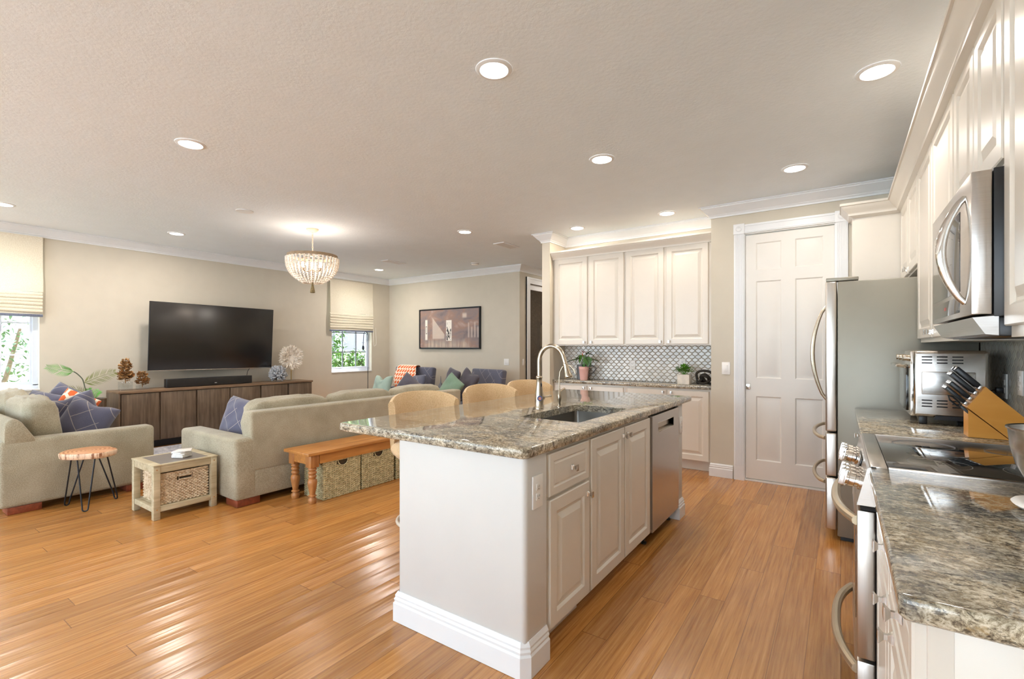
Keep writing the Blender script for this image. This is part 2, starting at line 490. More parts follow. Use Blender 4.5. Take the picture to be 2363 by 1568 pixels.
def art_mat():
    # abstract canvas: warm grey-mauve field, pale patches and dark strokes (object x across, z up)
    t = NT('abstract_canvas')
    v = t.coord()
    x, y, z = t.sep(v)
    n1 = t.noise(t.coord((1.6, 1, 2.6)), 2.2, 4, 0.5, 0.6)
    c = t.ramp(n1, [(0.3, srgb(116, 106, 110)), (0.45, srgb(140, 124, 122)), (0.58, srgb(156, 126, 114)), (0.72, srgb(176, 154, 144))])
    low = t.ramp(z, [(0.0, (0, 0, 0)), (0.5, (0, 0, 0)), (1.0, (1, 1, 1))])
    st = t.noise(t.coord((16, 1, 1.2)), 1.4, 3, 0.6)
    pale = srgb(224, 212, 198)
    def rect(x0, x1, z0, z1, soft=0.02):
        a = t.n('ShaderNodeMapRange'); a.inputs[1].default_value = x0 - soft; a.inputs[2].default_value = x0 + soft; t.l(x, a.inputs[0])
        b = t.n('ShaderNodeMapRange'); b.inputs[1].default_value = x1 + soft; b.inputs[2].default_value = x1 - soft; t.l(x, b.inputs[0])
        c_ = t.n('ShaderNodeMapRange'); c_.inputs[1].default_value = z0 - soft; c_.inputs[2].default_value = z0 + soft; t.l(z, c_.inputs[0])
        d_ = t.n('ShaderNodeMapRange'); d_.inputs[1].default_value = z1 + soft; d_.inputs[2].default_value = z1 - soft; t.l(z, d_.inputs[0])
        return t.math('MULTIPLY', t.math('MULTIPLY', a.outputs[0], b.outputs[0]), t.math('MULTIPLY', c_.outputs[0], d_.outputs[0]))
    stk = t.ramp(st, [(0.4, (0.25, 0.25, 0.25)), (0.62, (1, 1, 1))])
    # pale light pool along the bottom
    c = t.mix(t.math('MULTIPLY', rect(-0.6, 0.5, 0.0, 0.14, 0.08), stk), c, srgb(206, 190, 172))
    # pale wedge between the doorways
    wedge = t.math('MULTIPLY', rect(-0.42, -0.10, 0.20, 0.62, 0.015), t.math('LESS_THAN', t.math('ADD', z, t.math('MULTIPLY', x, 1.05)), 0.13 + 0.05))
    c = t.mix(t.math('MULTIPLY', wedge, 0.6), c, pale)
    c = t.mix(rect(-0.62, -0.56, 0.18, 0.58, 0.012), c, srgb(236, 230, 220))
    c = t.mix(rect(-0.055, 0.085, 0.16, 0.56, 0.008), c, srgb(238, 232, 222))
    c = t.mix(t.math('MULTIPLY', rect(0.36, 0.46, 0.60, 0.68, 0.02), 0.8), c, srgb(222, 206, 192))
    for k in range(4):
        c = t.mix(t.math('MULTIPLY', rect(0.50 + k * 0.075, 0.525 + k * 0.075, 0.22, 0.5 - (k % 2) * 0.08, 0.015), 0.75), c, srgb(214, 196, 184))
    dark = srgb(44, 42, 46)
    for r in ((-0.61, -0.57, 0.44, 0.452), (-0.612, -0.604, 0.32, 0.44), (-0.576, -0.570, 0.30, 0.44), (-0.61, -0.57, 0.30, 0.312)):
        c = t.mix(rect(*r, 0.004), c, dark)
    w2 = t.noise(t.coord((9, 1, 3.2), loc=(3, 0, 1)), 1.7, 4, 0.7, 1.2)
    fig = t.math('MULTIPLY', rect(-0.045, 0.075, 0.17, 0.52, 0.006), t.math('GREATER_THAN', w2, 0.545))
    c = t.mix(fig, c, dark)
    t.set(c, 0.6)
    return t.m
M['art'] = art_mat()

# ------------------------------------------------------------------ mesh builder
class MB:
    def __init__(s):
        s.v = []; s.f = []; s.mi = []; s.cur = 0
    def add(s, vs, fs):
        o = len(s.v)
        s.v += [tuple(p) for p in vs]
        for f in fs:
            s.f.append(tuple(i + o for i in f)); s.mi.append(s.cur)
        return s
    def box(s, x0, x1, y0, y1, z0, z1):
        return s.add([(x0, y0, z0), (x1, y0, z0), (x1, y1, z0), (x0, y1, z0), (x0, y0, z1), (x1, y0, z1), (x1, y1, z1), (x0, y1, z1)],
                     [(0, 3, 2, 1), (4, 5, 6, 7), (0, 1, 5, 4), (1, 2, 6, 5), (2, 3, 7, 6), (3, 0, 4, 7)])
    def rbox(s, x0, x1, y0, y1, z0, z1, r=0.01, seg=2, mat=None):
        bm = bmesh.new()
        bmesh.ops.create_cube(bm, size=1)
        for v in bm.verts:
            v.co = Vector(((x0 + x1) / 2 + v.co.x * (x1 - x0), (y0 + y1) / 2 + v.co.y * (y1 - y0), (z0 + z1) / 2 + v.co.z * (z1 - z0)))
        r = min(r, (x1 - x0) * 0.49, (y1 - y0) * 0.49, (z1 - z0) * 0.49)
        bmesh.ops.bevel(bm, geom=bm.edges[:], offset=r, segments=seg, affect='EDGES', profile=0.5)
        bm.verts.ensure_lookup_table()
        vs = [v.co if mat is None else mat @ v.co for v in bm.verts]
        fs = [[v.index for v in f.verts] for f in bm.faces]
        s.add(vs, fs)
        bm.free()
        return s
    def tube(s, pts, r, n=8, caps=True, closed=False):
        P = [Vector(p) for p in pts]
        rs = r if isinstance(r, (list, tuple)) else [r] * len(P)
        m = len(P)
        vs = []; fs = []
        up = None
        for i in range(m):
            if closed:
                d = P[(i + 1) % m] - P[i - 1]
            else:
                d = P[min(i + 1, m - 1)] - P[max(i - 1, 0)]
            if d.length < 1e-9:
                d = Vector((0, 0, 1))
            d.normalize()
            if up is None:
                up = Vector((0, 0, 1)) if abs(d.z) < 0.9 else Vector((1, 0, 0))
            a = d.cross(up)
            if a.length < 1e-6:
                a = d.cross(Vector((0, 1, 0)))
            a.normalize()
            b = a.cross(d).normalized()
            up = b
            for k in range(n):
                t = 2 * pi * k / n
                vs.append(P[i] + (a * cos(t) + b * sin(t)) * rs[i])
        for i in range(m if closed else m - 1):
            j = (i + 1) % m
            for k in range(n):
                k2 = (k + 1) % n
                fs.append((i * n + k, i * n + k2, j * n + k2, j * n + k))
        if caps and not closed:
            fs.append(tuple(range(n))[::-1]); fs.append(tuple((m - 1) * n + k for k in range(n)))
        return s.add(vs, fs)
    def lathe(s, prof, c=(0, 0, 0), n=24, axis=2, ang0=0.0, caps=True):
        vs = []; fs = []
        for (r, h) in prof:
            for k in range(n):
                t = 2 * pi * k / n + ang0
                p = [r * cos(t), r * sin(t), h]
                if axis == 0:
                    p = [p[2], p[0], p[1]]
                elif axis == 1:
                    p = [p[0], p[2], p[1]]
                vs.append((p[0] + c[0], p[1] + c[1], p[2] + c[2]))
        for i in range(len(prof) - 1):
            for k in range(n):
                k2 = (k + 1) % n
                fs.append((i * n + k, i * n + k2, (i + 1) * n + k2, (i + 1) * n + k))
        if caps:
            if prof[0][0] > 1e-6: fs.append(tuple(range(n))[::-1])
            if prof[-1][0] > 1e-6: fs.append(tuple((len(prof) - 1) * n + k for k in range(n)))
        return s.add(vs, fs)
    def slab(s, outer, holes, z0, z1, e=0.005):
        """horizontal slab from a CCW outline, eased edges, optional holes (CCW lists)"""
        def inset(poly, d):
            out = []
            n = len(poly)
            for i in range(n):
                p0, p1, p2 = Vector(poly[i - 1]), Vector(poly[i]), Vector(poly[(i + 1) % n])
                d1 = (p1 - p0).normalized(); d2 = (p2 - p1).normalized()
                n1 = Vector((-d1.y, d1.x)); n2 = Vector((-d2.y, d2.x))
                b = (n1 + n2)
                b = b / max(1e-6, b.length_squared) * 2
                out.append(p1 + b * d)
            return out
        levels = [(z0, e), (z0 + e, 0), (z1 - e, 0), (z1 - e * 0.3, e * 0.3), (z1, e)]
        vs = []; fs = []
        n = len(outer)
        for (z, d) in levels:
            vs += [(p.x, p.y, z) for p in inset(outer, d)]
        for i in range(len(levels) - 1):
            for k in range(n):
                k2 = (k + 1) % n
                fs.append((i * n + k, i * n + k2, (i + 1) * n + k2, (i + 1) * n + k))
        s.add(vs, fs)
        for (z, d, flip) in ((z0, e, True), (z1, e, False)):
            o = inset(outer, d)
            polys = [[(p.x, p.y, 0) for p in o]] + [[(p[0], p[1], 0) for p in h] for h in holes]
            tri = tessellate_polygon([[Vector(p) for p in q] for q in polys])
            flat = [p for q in polys for p in q]
            out = []
            for t in tri:
                a, b, c = [Vector(flat[i]) for i in t]
                ccw = (b - a).cross(c - a).z > 0
                out.append(t if ccw != flip else t[::-1])
            s.add([(p[0], p[1], z) for p in flat], out)
        for h in holes:
            m = len(h)
            s.add([(p[0], p[1], z0) for p in h] + [(p[0], p[1], z1) for p in h],
                  [((k + 1) % m, k, m + k, m + (k + 1) % m) for k in range(m)])
        return s
    def paneled(s, o, u, w, h, t, panels, n, prof=((0.0, 0.0), (0.007, -0.007), (0.018, -0.007), (0.042, -0.001)), back=True):
        """a vertical slab at origin o, width along u, normal n, with moulded panels (u0, v0, u1, v1)"""
        o = Vector(o); u = Vector(u).normalized(); n = Vector(n).normalized(); up = Vector((0, 0, 1))
        e = 0.004
        flip = u.cross(up).dot(n) < 0
        def P(a, b, c): return o + u * a + up * b + n * c
        vs = []; fs = []
        def quad(a, b, c, d):
            i = len(vs); vs.extend((a, b, c, d)); fs.append((i, i + 1, i + 2, i + 3))
        # edges
        def loop(i, c): return [P(i, i, c), P(w - i, i, c), P(w - i, h - i, c), P(i, h - i, c)]
        L = [loop(0, 0), loop(0, t - e), loop(e, t)]
        for A, B in zip(L[:-1], L[1:]):
            for k in range(4):
                quad(A[k], A[(k + 1) % 4], B[(k + 1) % 4], B[k])
        if back: quad(*L[0][::-1])
        us = sorted({e, w - e} | {round(q, 5) for p in panels for q in (p[0], p[2])})
        vv = sorted({e, h - e} | {round(q, 5) for p in panels for q in (p[1], p[3])})
        for a0, a1 in zip(us[:-1], us[1:]):
            for b0, b1 in zip(vv[:-1], vv[1:]):
                ca, cb = (a0 + a1) / 2, (b0 + b1) / 2
                if any(p[0] < ca < p[2] and p[1] < cb < p[3] for p in panels):
                    continue
                quad(P(a0, b0, t), P(a1, b0, t), P(a1, b1, t), P(a0, b1, t))
        for (a0, b0, a1, b1) in panels:
            def lp(i, c): return [P(a0 + i, b0 + i, t + c), P(a1 - i, b0 + i, t + c), P(a1 - i, b1 - i, t + c), P(a0 + i, b1 - i, t + c)]
            LL = [lp(i, c) for i, c in prof]
            for A, B in zip(LL[:-1], LL[1:]):
                for k in range(4):
                    quad(A[k], A[(k + 1) % 4], B[(k + 1) % 4], B[k])
            quad(*LL[-1])
        if flip:
            fs = [f[::-1] for f in fs]
        return s.add(vs, fs)
    def plate(s, org, u, n, W, H, th, holes):
        """wall plate: origin, horizontal dir u, normal n, width W, height H, thickness th (towards -n), holes (u0, z0, u1, z1)"""
        org = Vector(org); u = Vector(u); n = Vector(n); up = Vector((0, 0, 1))
        us = sorted({0.0, W} | {q for h in holes for q in (h[0], h[2])})
        zs = sorted({0.0, H} | {q for h in holes for q in (h[1], h[3])})
        flip = u.cross(up).dot(n) < 0
        vs = []; fs = []
        def P(a, b, c): return org + u * a + up * b + n * c
        def quad(*q):
            i = len(vs); vs.extend(q); fs.append((i, i + 1, i + 2, i + 3) if not flip else (i + 3, i + 2, i + 1, i))
        def solid(i, j):
            if i < 0 or j < 0 or i >= len(us) - 1 or j >= len(zs) - 1: return False
            a, b = (us[i] + us[i + 1]) / 2, (zs[j] + zs[j + 1]) / 2
            return not any(h[0] < a < h[2] and h[1] < b < h[3] for h in holes)
        for i in range(len(us) - 1):
            for j in range(len(zs) - 1):
                if not solid(i, j): continue
                a0, a1, b0, b1 = us[i], us[i + 1], zs[j], zs[j + 1]
                quad(P(a0, b0, 0), P(a1, b0, 0), P(a1, b1, 0), P(a0, b1, 0))
                quad(P(a0, b1, -th), P(a1, b1, -th), P(a1, b0, -th), P(a0, b0, -th))
                if not solid(i - 1, j): quad(P(a0, b0, -th), P(a0, b0, 0), P(a0, b1, 0), P(a0, b1, -th))
                if not solid(i + 1, j): quad(P(a1, b0, 0), P(a1, b0, -th), P(a1, b1, -th), P(a1, b1, 0))
                if not solid(i, j - 1): quad(P(a0, b0, -th), P(a1, b0, -th), P(a1, b0, 0), P(a0, b0, 0))
                if not solid(i, j + 1): quad(P(a0, b1, 0), P(a1, b1, 0), P(a1, b1, -th), P(a0, b1, -th))
        return s.add(vs, fs)
    def sweep(s, prof, path, closed=False):
        """profile (d, z) swept along a horizontal path; d is measured to the left of the direction of travel"""
        P = [Vector(p) for p in path]
        m = len(P); k = len(prof)
        vs = []; fs = []
        for i in range(m):
            ds = []
            if i > 0 or closed: ds.append((P[i] - P[i - 1]).normalized())
            if i < m - 1 or closed: ds.append((P[(i + 1) % m] - P[i]).normalized())
            ns = [Vector((-d.y, d.x)) for d in ds]
            b = sum(ns, Vector((0, 0)))
            b = b / b.length_squared * (2 if len(ns) == 2 else 1)
            for d, z in prof:
                q = P[i] + b * d
                vs.append((q.x, q.y, z))
        for i in range(m if closed else m - 1):
            j = (i + 1) % m
            for a in range(k - 1):
                fs.append((i * k + a, j * k + a, j * k + a + 1, i * k + a + 1))
        if not closed:
            fs.append(tuple(range(k))[::-1]); fs.append(tuple((m - 1) * k + a for a in range(k)))
        return s.add(vs, fs)
    def superell(s, c, r, e=0.35, n=20, m=12, wob=0.0, seed=0, rot=None):
        rnd = random.Random(seed)
        ph = [rnd.uniform(0, 6.28) for _ in range(6)]
        sg = lambda v, p: math.copysign(abs(v) ** p, v)
        vs = []; fs = []
        for j in range(m + 1):
            b = -pi / 2 + pi * j / m
            for i in range(n):
                a = 2 * pi * i / n
                x = sg(cos(b), e) * sg(cos(a), e); y = sg(cos(b), e) * sg(sin(a), e); z = sg(sin(b), e)
                q = Vector((x * r[0], y * r[1], z * r[2]))
                if wob:
                    k = wob * (sin(9 * x + ph[0]) * sin(7 * z + ph[1]) + 0.6 * sin(15 * y + 11 * x + ph[2]) + 0.5 * sin(21 * z + 5 * y + ph[3]))
                    q += q.normalized() * k
                if rot is not None: q = rot @ q
                vs.append(q + Vector(c))
        for j in range(m):
            for i in range(n):
                i2 = (i + 1) % n
                fs.append((j * n + i, j * n + i2, (j + 1) * n + i2, (j + 1) * n + i))
        return s.add(vs, fs)
    def grid(s, fn, nu, nv, double=False):
        vs = [fn(i / nu, j / nv) for j in range(nv + 1) for i in range(nu + 1)]
        fs = [(j * (nu + 1) + i, j * (nu + 1) + i + 1, (j + 1) * (nu + 1) + i + 1, (j + 1) * (nu + 1) + i) for j in range(nv) for i in range(nu)]
        return s.add(vs, fs)
    def xf(s, mat, start=0):
        for i in range(start, len(s.v)):
            s.v[i] = tuple(mat @ Vector(s.v[i]))
        return s

def chain_loc(o):
    t = Vector((0, 0, 0))
    while o is not None:
        t += o.location
        o = o.parent
    return t

def put(name, mb, mat, parent=None, world=True, smooth=True, ang=35, weld=True, **props):
    """link mb as ONE mesh object; world=True means its vertices are world coordinates"""
    me = bpy.data.meshes.new(name)
    off = chain_loc(parent) if (parent is not None and world) else Vector((0, 0, 0))
    me.from_pydata([(v[0] - off.x, v[1] - off.y, v[2] - off.z) for v in mb.v], [], mb.f)
    if weld:
        bm = bmesh.new(); bm.from_mesh(me)
        bmesh.ops.remove_doubles(bm, verts=bm.verts, dist=1e-5)
        bm.to_mesh(me); bm.free()
    mats = mat if isinstance(mat, (list, tuple)) else [mat]
    for m in mats:
        me.materials.append(M[m] if isinstance(m, str) else m)
    if len(mats) > 1 and len(me.polygons) == len(mb.mi):
        me.polygons.foreach_set('material_index', mb.mi)
    if smooth:
        me.polygons.foreach_set('use_smooth', [True] * len(me.polygons))
        me.set_sharp_from_angle(angle=radians(ang))
    me.update()
    o = bpy.data.objects.new(name, me)
    COL.objects.link(o)
    if parent is not None:
        o.parent = parent
    for k, v in props.items():
        o[k] = v
    return o

def struct(name, mb, mat, parent=None, **kw):
    o = put(name, mb, mat, parent, **kw)
    if parent is None: o['kind'] = 'structure'
    return o

def thing(name, label, cat, loc=(0, 0, 0), rz=0.0, group=None):
    o = bpy.data.objects.new(name, None)
    COL.objects.link(o)
    o.location = loc; o.rotation_euler = (0, 0, rz)
    o.empty_display_size = 0.1
    o['label'] = label; o['category'] = cat
    if group: o['group'] = group
    return o

def tag(o, label, cat, group=None):
    o['label'] = label; o['category'] = cat
    if group: o['group'] = group
    return o

def dup(root, loc, rz=None, label=None, group=None):
    r = root.copy(); COL.objects.link(r); r.location = loc
    if rz is not None: r.rotation_euler = (0, 0, rz)
    if label: r['label'] = label
    if group: r['group'] = group
    def kids(a, b):
        for ch in list(a.children):
            if ch is r: continue
            c = ch.copy(); COL.objects.link(c); c.parent = b
            kids(ch, c)
    kids(root, r)
    return r

def area(name, loc, size, energy, color=(1, 1, 1), direction=(0, 0, -1), shape='DISK', size_y=None, parent=None):
    d = bpy.data.lights.new(name, 'AREA')
    d.shape = shape; d.size = size; d.energy = energy; d.color = color
    if size_y: d.size_y = size_y
    o = bpy.data.objects.new(name, d)
    o.location = loc
    o.rotation_euler = Vector(direction).to_track_quat('-Z', 'Y').to_euler()
    COL.objects.link(o)
    if parent: o.parent = parent
    return o

# ------------------------------------------------------------------ the setting
CEIL = 2.78
m = MB().box(-8.3, 0.95, -3.5, 9.7, -0.1, 0.0)
struct('floor', m, 'floor')
m = MB().box(-8.3, 0.95, -3.5, 9.7, CEIL, CEIL + 0.12)
struct('ceiling', m, 'ceiling')
WIN1 = (0.566, 0.83, 1.506, 2.50)     # y0, z0, y1, z1 in the left wall
WIN2 = (5.535, 0.86, 6.475, 2.45)
m = MB().plate((-8, -3.2, 0), (0, 1, 0), (1, 0, 0), 10.27, CEIL, 0.2,
               [(WIN1[0] + 3.2, WIN1[1], WIN1[2] + 3.2, WIN1[3]), (WIN2[0] + 3.2, WIN2[1], WIN2[2] + 3.2, WIN2[3]), (0.6, 0.83, 2.2, 2.45)])
struct('wall_left', m, 'wall')
m = MB().plate((-8.2, 6.95, 0), (1, 0, 0), (0, -1, 0), 3.45, CEIL, 0.12, [])
struct('wall_back', m, 'wall')
m = MB().plate((-4.63, 6.95, 0), (0, 1, 0), (1, 0, 0), 2.6, CEIL, 0.12, [(0.31, 0.0, 1.30, 2.50)])
struct('wall_hallway', m, 'wall')
m = MB().box(-4.75, -3.04, 9.5, 9.62, 0, CEIL)
struct('wall_hallway_end', m, 'wall')
m = MB().box(-3.154, -3.04, 5.255, 9.5, 0, CEIL)
struct('wall_pier', m, 'wall')
m = MB().box(-3.04, -1.109, 5.66, 5.80, 0, CEIL)
struct('wall_alcove', m, 'wall')
m = MB().plate((-1.109, 5.255, 0), (1, 0, 0), (0, -1, 0), 1.95, CEIL, 0.14, [(0.315, 0.0, 1.069, 2.47)])
struct('wall_pantry', m, 'wall')
m = MB().box(-1.109, -0.969, 5.395, 5.66, 0, CEIL)
struct('wall_pantry_side', m, 'wall')
m = MB().plate((0.70, -3.2, 0), (0, 1, 0), (-1, 0, 0), 8.6, CEIL, 0.14, [])
struct('wall_right', m, 'wall')
m = MB().plate((-8.2, -3.2, 0), (1, 0, 0), (0, 1, 0), 9.05, CEIL, 0.14, [(0.7, 0.0, 5.4, 2.55), (6.0, 0.0, 8.5, 2.55)])  # unseen rear openings, widened to let in more daylight
struct('wall_rear', m, 'wall')
m = MB().box(-6.6, -4.75, 9.5, 9.62, 0, CEIL)
m.box(-6.72, -6.6, 7.07, 9.62, 0, CEIL)
struct('wall_den', m, 'brick_dim')

crown = [(0, 2.668), (0.010, 2.668), (0.012, 2.684), (0.020, 2.690), (0.024, 2.700), (0.040, 2.712), (0.060, 2.734), (0.076, 2.752), (0.082, 2.757), (0.084, 2.768), (0.100, 2.768), (0.100, CEIL - 0.001), (0, CEIL - 0.001)]
path = [(0.699, -3.19), (0.699, 5.254), (-1.110, 5.254), (-1.110, 5.659), (-3.039, 5.659), (-3.039, 5.254), (-3.155, 5.254), (-3.155, 9.49), (-4.629, 9.49), (-4.629, 6.949), (-7.999, 6.949), (-7.999, -3.19)]
struct('trim_1', MB().sweep(crown, path), 'trim', ang=25)
base = [(0, 0.001), (0.017, 0.001), (0.017, 0.084), (0.012, 0.092), (0.014, 0.104), (0.010, 0.112), (0.011, 0.120), (0.004, 0.134), (0, 0.134)]
struct('baseboard_right', MB().sweep(base, [(0.699, -3.19), (0.699, 0.95)]), 'trim', ang=25)
struct('baseboard_pantry', MB().sweep(base, [(-0.90, 5.254), (-1.110, 5.254), (-1.110, 5.38)]), 'trim', ang=25)
struct('baseboard_pier', MB().sweep(base, [(-3.039, 5.38), (-3.039, 5.254), (-3.155, 5.254), (-3.155, 9.49)]), 'trim', ang=25)
struct('baseboard_back', MB().sweep(base, [(-4.629, 7.15), (-4.629, 6.949), (-7.999, 6.949)]), 'trim', ang=25)
struct('baseboard_left', MB().sweep(base, [(-7.999, 6.93), (-7.999, -3.19)]), 'trim', ang=25)

def window(idx, y0, z0, y1, z1, cols=2, x=-8.08):
    f = MB()
    fw = 0.045
    f.box(x - 0.05, x + 0.01, y0, y1, z0, z0 + fw + 0.01)
    f.box(x - 0.05, x + 0.01, y0, y1, z1 - fw, z1)
    f.box(x - 0.05, x + 0.01, y0, y0 + fw, z0 + fw, z1 - fw)
    f.box(x - 0.05, x + 0.01, y1 - fw, y1, z0 + fw, z1 - fw)
    # inner sash
    s2 = 0.035
    a, b, c, d = y0 + fw, y1 - fw, z0 + fw + 0.01, z1 - fw
    f.box(x - 0.04, x - 0.005, a, b, c, c + s2)
    f.box(x - 0.04, x - 0.005, a, a + s2 * 0.7, c + s2, d)
    f.box(x - 0.04, x - 0.005, b - s2 * 0.7, b, c + s2, d)
    w = struct('window_%d' % idx, f, 'win_frame', smooth=False)
    g = MB()
    for k in range(1, cols + 1):
        yy = y0 + (y1 - y0) * k / (cols + 1)
        g.box(x - 0.034, x - 0.012, yy - 0.009, yy + 0.009, c + s2, d)
    zz = z0
    for zz in (1.245, 1.63, 2.02):
        g.box(x - 0.033, x - 0.013, a + 0.02, b - 0.02, zz - 0.009, zz + 0.009)
    put('window_bar', g, 'win_frame' if idx == 1 else 'win_bar', w, smooth=False)
    put('pane', MB().box(x - 0.026, x - 0.022, a + 0.02, b - 0.02, c + 0.02, d - 0.01), 'window_glass', w, smooth=False)
    sill = MB().box(-8.06, -7.985, y0 - 0.002, y1 + 0.002, z0 - 0.012, z0 + 0.004)
    put('window_sill', sill, 'trim', w, smooth=False)
M['win_bar'] = simple('bronze_muntin', srgb(120, 122, 130), 0.5)
window(1, *WIN1)
window(2, *WIN2)
window(3, -2.6, 0.83, -1.0, 2.45)  # unseen window added to bring in more daylight

def slider(idx, x0, x1):
    f = MB()
    y = -3.27
    for a, b in ((x0, x0 + 0.06), (x1 - 0.06, x1), ((x0 + x1) / 2 - 0.05, (x0 + x1) / 2 + 0.05)):
        f.box(a, b, y - 0.04, y + 0.04, 0.0, 2.55)
    f.box(x0, x1, y - 0.04, y + 0.04, 2.48, 2.55)
    f.box(x0, x1, y - 0.04, y + 0.04, 0.0, 0.06)
    d = struct('door_%d' % idx, f, 'trim', smooth=False)
    put('pane', MB().box(x0 + 0.05, x1 - 0.05, y - 0.004, y, 0.05, 2.49), 'window_glass', d, smooth=False)
slider(3, -7.5, -2.8)
slider(4, -2.2, 0.3)
for nm, x0, x1 in (('rear_door_portal', -7.5, -2.8), ('rear_door_portal', -2.2, 0.3)):
    a = area(nm, ((x0 + x1) / 2, -3.42, 1.27), x1 - x0, 1, direction=(0, 1, 0), shape='RECTANGLE', size_y=2.5)
    a.data.cycles.is_portal = True
for (y0, z0, y1, z1) in (WIN1, WIN2, (-2.6, 0.83, -1.0, 2.45)):
    a = area('window_portal', (-8.22, (y0 + y1) / 2, (z0 + z1) / 2), y1 - y0, 1, direction=(1, 0, 0), shape='RECTANGLE', size_y=z1 - z0)
    a.data.cycles.is_portal = True

# pantry door with its casing
pan = [(0.095, 0.19, 0.315, 0.825), (0.095, 1.005, 0.315, 1.965), (0.095, 2.075, 0.315, 2.345),
       (0.430, 0.19, 0.655, 0.825), (0.430, 1.005, 0.655, 1.965), (0.430, 2.075, 0.655, 2.345)]
m = MB().paneled((-0.787, 5.305, 0.024), (1, 0, 0), 0.742, 2.43, 0.035, pan, (0, -1, 0), prof=((0, 0), (0.010, -0.009), (0.020, -0.009), (0.050, -0.001)))
door1 = struct('door_1', m, 'door_paint', ang=20)
m = MB().rbox(-0.781, -0.742, 5.262, 5.270, 0.915, 0.972, 0.002)
m.rbox(-0.774, -0.750, 5.256, 5.262, 0.928, 0.958, 0.002)
m.lathe([(0.006, 5.245), (0.006, 5.258)], c=(-0.762, 0, 0.943), n=10, axis=1)
put('door_latch', m, 'chrome', door1)
m = MB()
def casing(m, x0, x1, ztop, y, w=0.095):
    for a in (x0 - w, x1):
        m.box(a, a + w, y - 0.014, y, 0, ztop)
        for q in (0.16, 0.30, 0.44, 0.58, 0.72, 0.86):
            m.box(a + w * q - 0.003, a + w * q + 0.003, y - 0.019, y - 0.014, 0.14, ztop)
        m.rbox(a - 0.004, a + w + 0.004, y - 0.024, y, ztop, ztop + w + 0.008, 0.004)
        m.lathe([(0.030, y - 0.024), (0.030, y - 0.030), (0.022, y - 0.026), (0.012, y - 0.032), (0.0, y - 0.032)], c=(a + w / 2, 0, ztop + w / 2 + 0.004), n=20, axis=1)
    m.box(x0, x1, y - 0.014, y, ztop + 0.004, ztop + w - 0.002)
    m.box(x0, x1, y - 0.020, y, ztop + 0.014, ztop + 0.022)
    m.box(x0, x1, y - 0.020, y, ztop + w - 0.022, ztop + w - 0.014)
    # jambs
    m.box(x0, x0 + 0.006, y, y + 0.10, 0, ztop)
    m.box(x1 - 0.006, x1, y, y + 0.10, 0, ztop)
    m.box(x0, x1, y, y + 0.10, ztop - 0.006, ztop)
casing(m, -0.794, -0.040, 2.470, 5.254)
struct('trim_2', m, 'trim')
m = MB().box(-0.79, -0.044, 5.262, 5.36, 0.001, 0.018)
struct('light_slit_strip', m, 'plastic_white')  # white strip; its colour stands in for light showing under the door
m = MB().box(-0.97, 0.70, 5.9, 5.96, 0, CEIL)
struct('wall_pantry_inner', m, 'wall')

# den doorway off the hallway: wide white casing, tinted glass door, boards and a framed print beyond
m = MB()
X = -4.628
m.box(X, X + 0.02, 7.15, 7.262, 0, 2.60); m.box(X, X + 0.02, 8.248, 8.36, 0, 2.60)
m.box(X, X + 0.02, 7.262, 8.248, 2.49, 2.60)
m.box(X, X + 0.03, 7.15, 7.18, 0, 2.60); m.box(X, X + 0.03, 8.33, 8.36, 0, 2.60); m.box(X, X + 0.03, 7.18, 8.33, 2.57, 2.60)
struct('trim_4', m, 'trim')
m = MB()
m.box(-4.70, -4.66, 7.265, 7.35, 0.01, 2.485); m.box(-4.70, -4.66, 8.16, 8.245, 0.01, 2.485)
m.box(-4.70, -4.66, 7.35, 8.16, 0.01, 0.22); m.box(-4.70, -4.66, 7.35, 8.16, 2.39, 2.485)
d2 = struct('door_2', m, 'trim')
put('pane', MB().box(-4.684, -4.678, 7.34, 8.17, 0.21, 2.40), 'dark_glass', d2, smooth=False)
t = thing('framed_print', 'framed print with dark mount hung on boards behind the hallway glass door', 'picture', (-5.6, 9.49, 1.6))
m = MB()
for a, b, c, d in ((-5.80, -5.74, 1.30, 1.92), (-5.36, -5.30, 1.30, 1.92), (-5.74, -5.36, 1.30, 1.36), (-5.74, -5.36, 1.86, 1.92)):
    m.box(a, b, 9.46, 9.495, c, d)
put('frame', m, 'walnut', t)
put('canvas', MB().box(-5.74, -5.36, 9.475, 9.49, 1.36, 1.86), 'oak', t)

